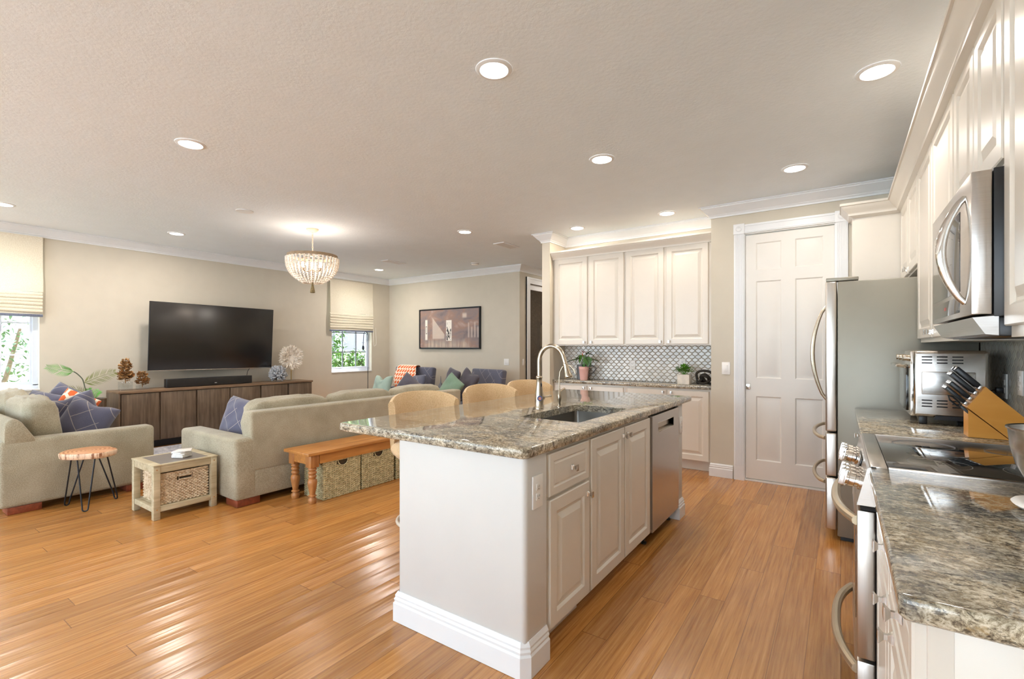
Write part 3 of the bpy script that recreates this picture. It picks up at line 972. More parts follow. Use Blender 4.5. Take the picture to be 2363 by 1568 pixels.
def switch(name, label, c, n, w=0.075, h=0.118, paddles=1, cat='light switch', outlet=False):
    """wall plate centred at c with outward normal n (axis aligned)"""
    t = thing(name, label, cat, c)
    m = MB()
    ax = 0 if abs(n[0]) > 0.5 else 1
    sg = n[ax]
    def bx(m, u0, u1, z0, z1, d0, d1, r=0.0015):
        lo, hi = sorted((c[ax] + sg * d0, c[ax] + sg * d1))
        if ax == 0: m.rbox(lo, hi, c[1] + u0, c[1] + u1, c[2] + z0, c[2] + z1, r)
        else: m.rbox(c[0] + u0, c[0] + u1, lo, hi, c[2] + z0, c[2] + z1, r)
    bx(m, -w / 2, w / 2, -h / 2, h / 2, 0.0005, 0.007)
    put('plate', m, 'plastic_white', t)
    if outlet:
        for k in (-0.02, 0.02):
            m = MB(); bx(m, -0.0165, 0.0165, k - 0.014, k + 0.014, 0.007, 0.010)
            s_ = put('socket', m, 'plastic_white', t)
            m = MB()
            for q in (-0.006, 0.006): bx(m, q - 0.001, q + 0.001, k - 0.002, k + 0.007, 0.010, 0.0104, 0.0002)
            bx(m, -0.002, 0.002, k - 0.010, k - 0.006, 0.010, 0.0104, 0.0002)
            put('slot', m, 'dark_gap', s_)
    else:
        for k in range(paddles):
            u = (k - (paddles - 1) / 2) * 0.046
            m = MB(); bx(m, u - 0.0165, u + 0.0165, -0.033, 0.033, 0.007, 0.011)
            put('rocker', m, 'plastic_white', t)
    return t
switch('light_switch', 'white rocker switch plate on the wall left of the pantry door', (-0.965, 5.2545, 1.12), (0, -1, 0), 0.078, 0.125)
switch('light_switch', 'white double switch plate on the living room wall right of the painting', (-4.91, 6.9495, 1.075), (0, -1, 0), 0.105, 0.115, 2)
switch('light_switch', 'white switch plate on the hallway wall beside the white door casing', (-4.6295, 7.06, 1.075), (1, 0, 0), 0.05, 0.115)

# ------------------------------------------------------------------ ceiling fixtures
LIGHTS = [(-1.485, 1.989, 'nearest ceiling downlight, over the near end of the kitchen island', 0),
          (0.157, 3.14, 'ceiling downlight over the range aisle, closest to the wall cabinets', 0),
          (-3.802, 1.492, 'ceiling downlight above the floor between island and side tables', 1),
          (-1.509, 3.403, 'ceiling downlight over the far end of the kitchen island', 0),
          (-0.305, 4.458, 'ceiling downlight in front of the pantry door', 0),
          (-1.539, 5.168, 'right one of the two downlights above the coffee-bar wall cabinets', 0),
          (-2.62, 5.188, 'left one of the two downlights above the coffee-bar wall cabinets', 0),
          (-3.862, 4.566, 'small-looking ceiling downlight between the chandelier and the bar cabinets', 1),
          (-7.05, 5.88, 'farthest ceiling downlight, in front of the window beside the painting', 1),
          (-6.93, 2.56, 'ceiling downlight in front of the television wall', 1),
          (-6.95, 1.04, 'ceiling downlight at the left edge, near the left window', 1)]
WARM = (1.0, 0.91, 0.82)
def make_downlight():
    t = thing('ceiling_downlight', LIGHTS[0][2], 'ceiling light', (LIGHTS[0][0], LIGHTS[0][1], CEIL), group='recessed ceiling downlights')
    m = MB().lathe([(0.072, -0.004), (0.074, -0.009), (0.084, -0.008), (0.094, -0.004), (0.096, -0.0005)], n=40, caps=False)
    put('trim_ring', m, 'trim', t, world=False)
    m = MB().lathe([(0.0, -0.0045), (0.05, -0.0048), (0.073, -0.0045)], n=40, caps=False)
    put('lens', m, 'downlight_lens', t, world=False)
    return t
dl0 = make_downlight()
for i, (x, y, lab, g) in enumerate(LIGHTS):
    d = dl0 if i == 0 else dup(dl0, (x, y, CEIL), label=lab)
    L = area('downlight_lamp', (0, 0, -0.02), 0.13, 11.0 if g else (1.8 if y > 5 else (3.5 if y < 4 else 2.0)), (1.0, 0.76, 0.52) if (y > 5 and not g) else WARM, parent=d)

dup(dl0, (-5.5, 8.4, CEIL), label='unseen downlight added to brighten the den behind the hallway glass door')  # out of view, added to lift the dark den behind the glass
L = dup(dl0, (-3.9, 8.0, CEIL), label='unseen downlight added to brighten the hallway beyond the coffee bar wall')  # hidden lamp added to light the dark hallway wall
for ch in L.children:
    if ch.type == 'LIGHT':
        ch.data = ch.data.copy(); ch.data.energy = 10

def vent(label, x, y, lx, ly):
    t = thing('ceiling_vent', label, 'air vent', (x, y, CEIL), group='ceiling air vents')
    m = MB()
    z1 = CEIL - 0.0008
    for a, b, c, d in ((-lx, lx, -ly, -ly + 0.022), (-lx, lx, ly - 0.022, ly), (-lx, -lx + 0.022, -ly + 0.022, ly - 0.022), (lx - 0.022, lx, -ly + 0.022, ly - 0.022)):
        m.box(x + a, x + b, y + c, y + d, z1 - 0.010, z1)
    put('frame', m, 'trim', t)
    put('backing', MB().box(x - lx + 0.02, x + lx - 0.02, y - ly + 0.02, y + ly - 0.02, z1 - 0.001, z1), 'grey_can', t)
    n = 6
    for k in range(n):
        xx = x - lx + 0.03 + (2 * lx - 0.06) * (k + 0.5) / n
        s_ = MB().add([(xx - 0.012, y - ly + 0.02, z1 - 0.012), (xx - 0.012, y + ly - 0.02, z1 - 0.012), (xx + 0.008, y + ly - 0.02, z1 - 0.001), (xx + 0.008, y - ly + 0.02, z1 - 0.001),
                       (xx - 0.010, y - ly + 0.02, z1 - 0.013), (xx - 0.010, y + ly - 0.02, z1 - 0.013), (xx + 0.010, y + ly - 0.02, z1 - 0.002), (xx + 0.010, y - ly + 0.02, z1 - 0.002)],
                      [(0, 1, 2, 3), (7, 6, 5, 4), (0, 4, 5, 1), (2, 6, 7, 3), (1, 5, 6, 2), (3, 7, 4, 0)])
        put('slat', s_, 'trim', t, smooth=False)
    return t
vent('white ceiling air vent near the bar cabinets, the larger-looking one', -3.88, 5.50, 0.09, 0.20)
vent('white ceiling air vent near the living room window, the more distant one', -6.20, 5.48, 0.09, 0.20)
t = thing('smoke_detector', 'round white smoke detector on the ceiling near the painting wall', 'smoke detector', (-5.15, 6.35, CEIL))
put('housing', MB().lathe([(0.068, CEIL - 0.001), (0.068, CEIL - 0.018), (0.055, CEIL - 0.034), (0.03, CEIL - 0.040), (0.0, CEIL - 0.041)], c=(-5.15, 6.35, 0), n=28), 'plastic_white', t)
put('vent_ring', MB().lathe([(0.069, CEIL - 0.014), (0.0695, CEIL - 0.019), (0.066, CEIL - 0.020)], c=(-5.15, 6.35, 0), n=28, caps=False), 'grey_can', t)
o = put('ceiling_cover', MB().lathe([(0.085, CEIL - 0.0005), (0.084, CEIL - 0.007), (0.07, CEIL - 0.010), (0.0, CEIL - 0.011)], c=(-5.2, 2.55, 0), n=30), 'trim')
tag(o, 'flat round white cover plate on the ceiling left of the chandelier', 'cover plate')

# ------------------------------------------------------------------ cabinets
def knob(m, p, n, s=1.0):
    """square flared pull: p on the door face, n outward"""
    p = Vector(p); n = Vector(n)
    u = Vector((0, 0, 1)); w = n.cross(u)
    prof = [(0.0115, 0.0), (0.0095, 0.004), (0.0055, 0.010), (0.0055, 0.017), (0.0105, 0.024), (0.0125, 0.026), (0.0125, 0.029), (0.0, 0.030)]
    vs = []; fs = []
    for r, h in prof:
        for a, b in ((-1, -1), (1, -1), (1, 1), (-1, 1)):
            vs.append(p + (w * a * 0.8 + u * b * 1.15) * r * s + n * h * s)
    for i in range(len(prof) - 1):
        for k in range(4):
            fs.append((i * 4 + k, i * 4 + (k + 1) % 4, (i + 1) * 4 + (k + 1) % 4, (i + 1) * 4 + k))
    return m.add(vs, fs)

def cabinet(name, label, body, face, n, fronts, toe=None, group=None, mat='cabinet', cat='cabinet'):
    """body: (x0,x1,y0,y1,z0,z1). face: coordinate of the face plane, n the outward normal.
    fronts: (kind, a0, a1, z0, z1, (knob a, knob z) or None) with a along the face"""
    x0, x1, y0, y1, z0, z1 = body
    t = thing(name, label, cat, ((x0 + x1) / 2, (y0 + y1) / 2, toe[0] if toe else z0), group=group)
    m = MB().box(x0, x1, y0, y1, z0, z1)
    if toe:
        tz, inset = toe
        ax = 0 if abs(n[0]) > 0.5 else 1
        b = [x0, x1, y0, y1]
        if n[ax] > 0: b[ax * 2 + 1] -= inset
        else: b[ax * 2] += inset
        m.box(b[0], b[1], b[2], b[3], tz, z0)
    put('carcass', m, mat, t, smooth=False)
    for fr in fronts:
        kind, a0, a1, c0, c1, kn = fr
        th = 0.019
        w = a1 - a0; h = c1 - c0
        if abs(n[0]) > 0.5:
            o = (face, a0, c0); u = (0, 1, 0)
            kp = (face + n[0] * th, kn[0], kn[1]) if kn else None
        else:
            o = (a0, face, c0); u = (1, 0, 0)
            kp = (kn[0], face + n[1] * th, kn[1]) if kn else None
        st = 0.058 if kind == 'door' else 0.034
        if kind == 'door':
            prof = ((0, 0), (0.005, -0.004), (0.010, -0.011), (0.020, -0.011), (0.048, -0.0005))
        else:
            prof = ((0, 0), (0.005, -0.005), (0.009, -0.005), (0.016, -0.001))
        d = put(kind, MB().paneled(o, u, w, h, th, [(st, st, w - st, h - st)], n, prof=prof), mat, t, ang=18)
        if kp: put('knob', knob(MB(), kp, n), 'pewter', d, smooth=False)
    return t

# coffee-bar wall: uppers, base, counter, tile
NB = (0, -1, 0)
cabinet('wall_cabinet', 'left white two-door wall cabinet above the tiled coffee bar', (-3.038, -2.076, 5.345, 5.655, 1.357, 2.463), 5.345, NB,
        [('door', -3.010, -2.558, 1.370, 2.450, (-2.592, 1.398)), ('door', -2.532, -2.090, 1.370, 2.450, (-2.498, 1.398))], group='white kitchen wall cabinets')
cabinet('wall_cabinet', 'right white two-door wall cabinet above the tiled coffee bar', (-2.074, -1.111, 5.345, 5.655, 1.357, 2.463), 5.345, NB,
        [('door', -2.062, -1.624, 1.370, 2.450, (-1.658, 1.398)), ('door', -1.595, -1.153, 1.370, 2.450, (-1.561, 1.398))], group='white kitchen wall cabinets')
ccrown = [(0, 2.448), (0.024, 2.448), (0.026, 2.462), (0.030, 2.470), (0.044, 2.482), (0.060, 2.500), (0.072, 2.514), (0.076, 2.524), (0.086, 2.526), (0.086, 2.545), (0, 2.545)]
m = MB().sweep(ccrown, [(-1.111, 5.343), (-3.038, 5.343)])
struct('trim_5', m, 'cabinet', ang=25)
m = MB().sweep([(0, 2.43)] + [(d + 0.02 if d > 0 else 0, z) for d, z in ccrown[1:-1]] + [(0, 2.545)], [(0.419, 1.03), (0.419, 4.999), (0.099, 4.999), (0.099, 5.235)])
struct('trim_6', m, 'cabinet', ang=25)
cabinet('base_cabinet', 'left white base cabinet of the coffee bar, mostly behind the island', (-3.038, -2.076, 5.36, 5.655, 0.105, 0.884), 5.36, NB,
        [('door', -3.010, -2.570, 0.115, 0.862, (-2.604, 0.835)), ('door', -2.544, -2.100, 0.115, 0.862, (-2.510, 0.835))], toe=(0.001, 0.055))
cabinet('base_cabinet', 'right white base cabinet of the coffee bar, beside the beige wall end', (-2.074, -1.111, 5.36, 5.655, 0.105, 0.884), 5.36, NB,
        [('door', -2.050, -1.600, 0.115, 0.862, (-1.634, 0.835)), ('door', -1.575, -1.150, 0.115, 0.862, (-1.541, 0.835))], toe=(0.001, 0.055))
o = put('granite_counter', MB().slab([(-3.038, 5.325), (-1.111, 5.325), (-1.111, 5.652), (-3.038, 5.652)], [], 0.885, 0.925, 0.005), 'granite', ang=50)
tag(o, 'narrow grey granite counter of the tiled coffee bar', 'countertop')
o = put('tile_backsplash', MB().box(-3.038, -1.111, 5.653, 5.659, 0.926, 1.356), 'tile_back', smooth=False)
o['kind'] = 'structure'
switch('wall_outlet', 'white outlet in the middle of the coffee-bar tile', (-2.10, 5.652, 1.118), NB, 0.07, 0.115, cat='outlet', outlet=True)
switch('wall_outlet', 'white outlet on the coffee-bar tile above the green herb pot', (-1.505, 5.652, 1.145), NB, 0.07, 0.115, cat='outlet', outlet=True)

# right-hand run
NL = (-1, 0, 0)
cabinet('wall_cabinet', 'white wall cabinet above the refrigerator', (0.42, 0.695, 3.972, 4.99, 1.857, 2.463), 0.42, NL,
        [('door', 3.985, 4.47, 1.87, 2.45, (4.435, 1.90)), ('door', 4.50, 4.985, 1.87, 2.45, (4.535, 1.90))], group='white kitchen wall cabinets')
cabinet('wall_cabinet', 'tall white wall cabinet between refrigerator and microwave', (0.42, 0.695, 2.785, 3.970, 1.362, 2.463), 0.42, NL,
        [('door', 2.80, 3.370, 1.385, 2.45, (3.335, 1.415)), ('door', 3.395, 3.960, 1.385, 2.45, (3.43, 1.415))], group='white kitchen wall cabinets')
cabinet('wall_cabinet', 'white two-door wall cabinet directly above the microwave', (0.42, 0.695, 2.022, 2.783, 1.885, 2.463), 0.42, NL,
        [('door', 2.032, 2.395, 1.905, 2.45, None), ('door', 2.410, 2.773, 1.905, 2.45, None)], group='white kitchen wall cabinets')
cabinet('wall_cabinet', 'nearest white wall cabinet at the right edge, before the microwave', (0.42, 0.695, 1.03, 2.018, 1.362, 2.463), 0.42, NL,
        [('door', 1.045, 1.515, 1.395, 2.45, None), ('door', 1.535, 2.005, 1.395, 2.45, None)], group='white kitchen wall cabinets')
cabinet('wall_cabinet', 'deep narrow white cabinet in the corner behind the refrigerator top', (0.10, 0.695, 5.0, 5.235, 1.5, 2.463), 0.10, NL,
        [('door', 5.010, 5.225, 1.51, 2.44, None)], group='white kitchen wall cabinets')
cabinet('base_cabinet', 'white base cabinet between refrigerator and range', (0.118, 0.695, 2.785, 3.955, 0.105, 0.884), 0.118, NL,
        [('drawer', 2.80, 3.36, 0.70, 0.865, (3.08, 0.785)), ('drawer', 3.385, 3.945, 0.70, 0.865, (3.66, 0.785)),
         ('door', 2.80, 3.36, 0.12, 0.68, (2.85, 0.64)), ('door', 3.385, 3.945, 0.12, 0.68, (3.43, 0.64))], toe=(0.001, 0.06))
cabinet('base_cabinet', 'nearest white base cabinet at the right, with pewter knobs', (0.118, 0.695, 1.035, 2.015, 0.105, 0.884), 0.118, NL,
        [('drawer', 1.050, 1.515, 0.70, 0.865, (1.215, 0.797)), ('drawer', 1.535, 2.005, 0.70, 0.865, (1.60, 0.80)),
         ('door', 1.050, 1.515, 0.12, 0.68, (1.40, 0.66)), ('door', 1.535, 2.005, 0.12, 0.68, (1.60, 0.66))], toe=(0.001, 0.06))
struct('trim_7', MB().rbox(0.150, 0.694, 1.0305, 1.0345, 0.10, 0.884, 0.001), 'cabinet')
def rounded(poly_x0, poly_x1, y0, y1, rs, n=6):
    """CCW rectangle outline with rounded corners; rs = radii for (x0,y0),(x1,y0),(x1,y1),(x0,y1)"""
    cs = [(poly_x0, y0, pi, rs[0], 1, 1), (poly_x1, y0, 1.5 * pi, rs[1], -1, 1), (poly_x1, y1, 0, rs[2], -1, -1), (poly_x0, y1, 0.5 * pi, rs[3], 1, -1)]
    out = []
    for cx, cy, a0, r, sx, sy in cs:
        if r < 1e-4: out.append((cx, cy)); continue
        for k in range(n + 1):
            a = a0 + pi / 2 * k / n
            out.append((cx + sx * r + r * cos(a), cy + sy * r + r * sin(a)))
    return out
o = put('granite_counter', MB().slab(rounded(0.078, 0.694, 1.00, 2.018, (0.014, 0, 0, 0)), [], 0.885, 0.925, 0.006), 'granite', ang=50)
tag(o, 'nearest granite countertop on the right, in front of the range', 'countertop')
o = put('granite_counter', MB().slab([(0.078, 2.782), (0.694, 2.782), (0.694, 3.962), (0.078, 3.962)], [], 0.885, 0.925, 0.006), 'granite', ang=50)
tag(o, 'granite countertop between range and refrigerator under the toaster oven', 'countertop')
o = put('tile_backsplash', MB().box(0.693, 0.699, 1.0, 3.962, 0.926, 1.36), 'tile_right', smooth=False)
o['kind'] = 'structure'
switch('wall_outlet', 'white outlet with a black plug on the side backsplash behind the knife block', (0.692, 3.42, 1.134), NL, 0.07, 0.125, cat='outlet', outlet=True)
switch('wall_outlet', 'white outlet at the right edge above the mixing bowl', (0.692, 3.165, 1.165), NL, 0.07, 0.115, cat='outlet', outlet=True)
pts = [(0.670, 3.42, 1.112), (0.645, 3.42, 1.112), (0.630, 3.43, 1.10), (0.622, 3.46, 1.04), (0.6125, 3.48, 1.01)]
m = MB().tube(pts, 0.004, 6)
o = put('power_cord', m, 'plastic_black')
m = MB().rbox(0.652, 0.6815, 3.404, 3.436, 1.097, 1.127, 0.005); put('plug', m, 'plastic_black', o)
tag(o, 'black power cord and plug in the outlet behind the knife block', 'power cord')

# refrigerator
t = thing('refrigerator', 'stainless french-door refrigerator with grey side and bowed handles', 'refrigerator', (0.3, 4.42, 0))
m = MB().rbox(-0.018, 0.690, 3.975, 4.875, 0.03, 1.785, 0.006)
put('body', m, 'fridge_side', t)
for y0, y1, yh in ((3.972, 4.415, 4.375), (4.425, 4.878, 4.465)):
    d = put('door', MB().rbox(-0.088, -0.022, y0, y1, 0.748, 1.79, 0.012, 3), 'steel_h', t)
    pts = []
    for k in range(17):
        f = k / 16
        z = 0.93 + 0.72 * f
        pts.append((-0.097 - 0.085 * sin(pi * f) ** 0.8 if 0 < f < 1 else -0.090, yh, z))
    put('handle', MB().tube(pts, [0.008 + 0.006 * sin(pi * k / 16) for k in range(17)], 10), 'nickel', d)
for z0, z1 in ((0.440, 0.738), (0.070, 0.430)):
    d = put('drawer', MB().rbox(-0.088, -0.022, 3.972, 4.878, z0, z1, 0.010, 3), 'steel_h', t)
    pts = []
    for k in range(17):
        f = k / 16
        y = 4.03 + 0.79 * f
        pts.append((-0.095 - 0.075 * sin(pi * f) ** 0.6 if 0 < f < 1 else -0.090, y, z1 - 0.045))
    put('handle', MB().tube(pts, 0.013, 10), 'handle_tan', d)
put('hinge_cover', MB().rbox(-0.085, 0.10, 3.985, 4.07, 1.791, 1.815, 0.005), 'fridge_side', t)
put('foot', MB().box(0.0, 0.68, 4.0, 4.86, 0.001, 0.03), 'plastic_black', t)

# range
t = thing('range', 'stainless slide-in range with black glass cooktop and six chrome knobs', 'range', (0.38, 2.40, 0))
RY0, RY1 = 2.022, 2.778
put('body', MB().box(0.10, 0.688, RY0 + 0.002, RY1 - 0.002, 0.06, 0.905), 'steel', t, smooth=False)
# slanted control panel (profile in x-z swept along y)
def prism_y(m, poly, y0, y1):
    n = len(poly)
    vs = [(x, y0, z) for x, z in poly] + [(x, y1, z) for x, z in poly]
    fs = [tuple(range(n)), tuple(range(2 * n - 1, n - 1, -1))] + [(k, n + k, n + (k + 1) % n, (k + 1) % n) for k in range(n)]
    return m.add(vs, [f[::-1] for f in fs])
panel = put('control_panel', prism_y(MB(), [(0.099, 0.790), (0.045, 0.790), (0.074, 0.915), (0.080, 0.926), (0.099, 0.926)], RY0, RY1), 'steel', t, smooth=False)
put('top_trim', MB().rbox(0.082, 0.130, RY0, RY1, 0.912, 0.9285, 0.003), 'steel', t)
m = MB().rbox(0.131, 0.690, RY0 + 0.012, RY1 - 0.012, 0.906, 0.9275, 0.002)
ck = put('cooktop', m, 'black_glass', t)
put('cooktop_edge', MB().rbox(0.131, 0.690, RY0, RY0 + 0.011, 0.906, 0.930, 0.003), 'steel', ck)
put('cooktop_edge', MB().rbox(0.131, 0.690, RY1 - 0.011, RY1, 0.906, 0.930, 0.003), 'steel', ck)
rings = [(0.28, 2.20, 0.085), (0.28, 2.60, 0.10), (0.54, 2.20, 0.10), (0.54, 2.60, 0.075)]
for x, y, r in rings:
    put('burner_ring', MB().lathe([(r - 0.001, 0.9276), (r, 0.9279), (r + 0.001, 0.9276)], c=(x, y, 0), n=48, caps=False), 'grey_can', ck)
pn = Vector((-0.125, 0, 0.029)).normalized()     # outward normal of the slanted panel
for k, y in enumerate((2.10, 2.165, 2.23, 2.55, 2.615, 2.68)):
    m = MB()
    c0 = Vector((0.060, y, 0.853))
    prof = [(0.029, 0.0), (0.029, 0.007), (0.023, 0.009), (0.023, 0.018), (0.027, 0.020), (0.027, 0.036), (0.024, 0.038), (0.024, 0.046), (0.0, 0.047)]
    q = pn.to_track_quat('Z', 'Y').to_matrix().to_4x4()
    m.lathe(prof, n=24)
    m.rbox(-0.009, 0.009, -0.030, 0.030, 0.040, 0.064, 0.003)
    m.xf(Matrix.Translation(c0) @ q)
    put('knob', m, 'chrome', t)
q = pn.to_track_quat('Z', 'Y').to_matrix().to_4x4()
m = MB().rbox(-0.10, 0.10, -0.045, 0.045, 0.0, 0.004, 0.002)
m.xf(Matrix.Translation(Vector((0.059, 2.39, 0.855))) @ q @ Matrix.Rotation(pi / 2, 4, 'Z') if False else Matrix.Translation(Vector((0.059, 2.39, 0.855))) @ Matrix(((pn.z, 0, pn.x, 0), (0, 1, 0, 0), (-pn.x, 0, pn.z, 0), (0, 0, 0, 1))) @ Matrix.Rotation(pi / 2, 4, 'Z'))
put('display', m, 'black_glass', t)
def bow_handle(y0, y1, z, x, out, r=0.0165):
    pts = []
    for k in range(21):
        f = k / 20
        pts.append((x - out * (1 - abs(2 * f - 1) ** 2.6), y0 + (y1 - y0) * f, z))
    return MB().tube(pts, r, 10)
d = put('oven_door', MB().rbox(0.046, 0.098, RY0, RY1, 0.265, 0.772, 0.006), 'steel_h', t)
put('door_glass', MB().rbox(0.0445, 0.047, RY0 + 0.09, RY1 - 0.09, 0.36, 0.66, 0.001), 'black_glass', d)
put('handle', bow_handle(2.05, 2.75, 0.728, 0.046, 0.062), 'handle_tan', d)
d = put('warming_drawer', MB().rbox(0.046, 0.098, RY0, RY1, 0.075, 0.255, 0.006), 'steel_h', t)
put('handle', bow_handle(2.05, 2.75, 0.212, 0.046, 0.062), 'handle_tan', d)
put('vent_gap', MB().box(0.056, 0.099, RY0 + 0.001, RY1 - 0.001, 0.774, 0.788), 'dark_gap', t)
put('kick_plate', MB().box(0.12, 0.66, RY0 + 0.01, RY1 - 0.01, 0.001, 0.058), 'plastic_black', t)

# microwave
t = thing('microwave', 'stainless over-the-range microwave with arched vertical handle', 'microwave', (0.5, 2.40, 1.40))
MY0, MY1 = 2.026, 2.778
put('body', MB().rbox(0.383, 0.690, MY0, MY1, 1.425, 1.880, 0.004), 'plastic_black', t)
d = put('door', MB().rbox(0.333, 0.381, MY0, MY1, 1.432, 1.876, 0.004), 'steel', t)
put('door_glass', MB().rbox(0.3315, 0.3335, 2.19, 2.73, 1.52, 1.79, 0.0008), 'micro_glass' if 'micro_glass' in M else 'black_glass', d)
put('keypad', MB().rbox(0.3315, 0.3335, 2.20, 2.73, 1.450, 1.505, 0.0008), 'black_glass', d)
pts = []
for k in range(21):
    f = k / 20
    pts.append((0.331 - 0.058 * sin(pi * f) ** 0.85 if 0 < f < 1 else 0.334, 2.115, 1.475 + 0.345 * f))
put('keypad_display', MB().rbox(0.3308, 0.3318, 2.44, 2.48, 1.472, 1.484, 0.0003), M.setdefault('red_led', emissive('red_led', (0.35, 0.08, 0.07, 1), 0.05)), d)
put('handle', MB().tube(pts, [0.009 + 0.006 * sin(pi * k / 20) for k in range(21)], 12), 'chrome', d)
put('vent_panel', prism_y(MB(), [(0.395, 1.368), (0.365, 1.372), (0.336, 1.424), (0.395, 1.428)], MY0 + 0.002, MY1 - 0.002), 'steel', t, smooth=False)
put('grille', MB().rbox(0.396, 0.688, MY0 + 0.01, MY1 - 0.01, 1.365, 1.424, 0.004), 'plastic_black', t)

# toaster oven
t = thing('toaster_oven', 'polished stainless toaster oven with vented side on granite', 'toaster oven', (0.46, 3.55, 0.926))
TX0, TX1, TY0, TY1 = 0.318, 0.610, 3.30, 3.76
put('body', MB().rbox(TX0, TX1, TY0, TY1, 0.965, 1.315, 0.018, 3), 'steel', t)
put('front_frame', MB().rbox(TX0 - 0.012, TX0 + 0.010, TY0 + 0.002, TY1 - 0.002, 0.967, 1.312, 0.006), 'chrome', t)
for z in (1.022, 1.038, 1.054, 1.250, 1.266, 1.282):
    for a in (0.352, 0.412, 0.472):
        put('side_vent', MB().rbox(a, a + 0.042, TY0 - 0.0015, TY0 + 0.003, z - 0.003, z + 0.003, 0.001), 'dark_gap', t)
put('side_emboss', MB().rbox(0.352, 0.560, TY0 - 0.004, TY0 + 0.004, 1.085, 1.205, 0.0038, 3), 'steel', t)
d = put('door', MB().rbox(TX0 - 0.022, TX0 - 0.012, TY0 + 0.10, TY1 - 0.02, 0.985, 1.225, 0.003), 'black_glass', t)
put('handle', MB().tube([(TX0 - 0.02, 3.42, 1.225), (TX0 - 0.055, 3.42, 1.232), (TX0 - 0.06, 3.44, 1.232), (TX0 - 0.06, 3.70, 1.232), (TX0 - 0.055, 3.72, 1.232), (TX0 - 0.02, 3.72, 1.225)], 0.009, 8), 'chrome', d)
for y in (3.345, 3.53, 3.68):
    put('knob', MB().lathe([(0.017, TX0 - 0.012), (0.017, TX0 - 0.020), (0.0145, TX0 - 0.024), (0.0155, TX0 - 0.042), (0.0, TX0 - 0.044)], c=(0, y, 1.275), n=18, axis=0), 'nickel', t)
for x in (TX0 + 0.025, TX1 - 0.055):
    for y in (TY0 + 0.02, TY1 - 0.05):
        put('foot', MB().rbox(x, x + 0.034, y, y + 0.034, 0.9255, 0.966, 0.004), 'plastic_black', t)
m = prism_y(MB(), [(0.40, 0.955), (0.408, 0.975), (0.535, 0.975), (0.548, 0.955)], TY0 - 0.004, TY0 + 0.02)
put('base_skirt', m, 'plastic_black', t, smooth=False)

# knife block and its knives
t = thing('knife_block', 'angled beech knife block on the counter before the toaster oven', 'knife block', (0.58, 2.99, 0.926))
A = Vector((0.469, 1.061)); B = Vector((0.530, 1.156))
dirn = Vector((0.687, -0.727)).normalized()
C = B + dirn * 0.218; D = Vector((C.x, 0.9265)); E_ = Vector((0.610, 0.9265))
put('block', prism_y(MB(), [A[:], (A + (E_ - A))[:], D[:], C[:], B[:]], 2.935, 3.045), 'beech', t, smooth=False)
put('support', prism_y(MB(), [(0.474, 0.9265), (0.606, 0.9265), (0.474, 1.050)], 2.940, 3.040), 'beech', t, smooth=False)
nrm = -dirn; face = (B - A).normalized()
spec = []
for r_, (f, L, w) in enumerate(((0.10, 0.105, 0.011), (0.34, 0.105, 0.012), (0.62, 0.125, 0.013), (0.88, 0.125, 0.015))):
    for c_, y in enumerate((2.957, 2.99, 3.023)):
        if r_ == 3 and c_ == 1: continue
        spec.append((f, L, w, y, r_, c_))
rows = ['bottom', 'second lowest', 'second highest', 'top']; colsn = ['near', 'middle', 'far']
P2 = lambda q, y: Vector((q.x, y, q.y))
for i, (f, L, w, y, r_, c_) in enumerate(spec):
    p0 = A + (B - A) * f
    k = thing('kitchen_knife', 'black-handled kitchen knife in the %s slot of the %s row in the block' % (colsn[c_], rows[r_]), 'knife', P2(p0, y), group='knives in the knife block')
    def hb(a0, a1, hw, th, r=0.003):
        m = MB().rbox(a0, a1, -th, th, -hw, hw, r)
        R = Matrix(((nrm.x, 0, face.x, p0.x), (0, 1, 0, y), (nrm.y, 0, face.y, p0.y), (0, 0, 0, 1)))
        return m.xf(R)
    put('handle', hb(0.016, L, w * 0.75, 0.0075, 0.004), 'plastic_black', k)
    put('bolster', hb(0.002, 0.016, w * 0.7, 0.006, 0.002), 'steel', k)
    put('end_cap', hb(L, L + 0.006, w * 0.72, 0.007, 0.002), 'chrome', k)
k = thing('kitchen_shears', 'black-handled kitchen shears hanging from the lower edge of the block', 'scissors', P2(A, 2.945))
p0 = A + dirn * 0.02 - face * 0.012
m = MB()
R = Matrix(((nrm.x, 0, face.x, p0.x), (0, 1, 0, 2.947), (nrm.y, 0, face.y, p0.y), (0, 0, 0, 1)))
m.tube([(0.035, 0, -0.003), (0.05, 0, 0.007), (0.085, 0, 0.009), (0.10, 0, 0.0), (0.085, 0, -0.010), (0.05, 0, -0.009)], 0.0045, 8, closed=True)
m.rbox(-0.035, 0.040, -0.004, 0.004, -0.006, 0.006, 0.002)
m.xf(R)
put('handle', m, 'plastic_black', k)

# mixing bowl on its white base
t = thing('mixing_bowl', 'brushed stainless mixing bowl at the right edge of the near counter', 'bowl', (0.468, 1.75, 0.95))
prof = [(0.045, 0.953), (0.052, 0.958), (0.075, 0.985), (0.096, 1.03), (0.106, 1.075), (0.110, 1.118), (0.114, 1.122), (0.114, 1.126), (0.108, 1.124), (0.103, 1.075), (0.093, 1.032), (0.072, 0.988), (0.05, 0.963), (0.0, 0.960)]
put('bowl', MB().lathe(prof, c=(0.468, 1.75, 0), n=56), 'steel', t, ang=60)
put('bowl_foot', MB().lathe([(0.047, 0.9505), (0.047, 0.955), (0.040, 0.957)], c=(0.468, 1.75, 0), n=40), 'steel', t)
t = thing('mixer_base', 'glossy white appliance base under the mixing bowl', 'mixer', (0.478, 1.715, 0.925))
m = MB().superell((0.478, 1.715, 0.938), (0.120, 0.10, 0.0125), 0.8, 36, 10)
put('base', m, 'plastic_white', t, ang=60)

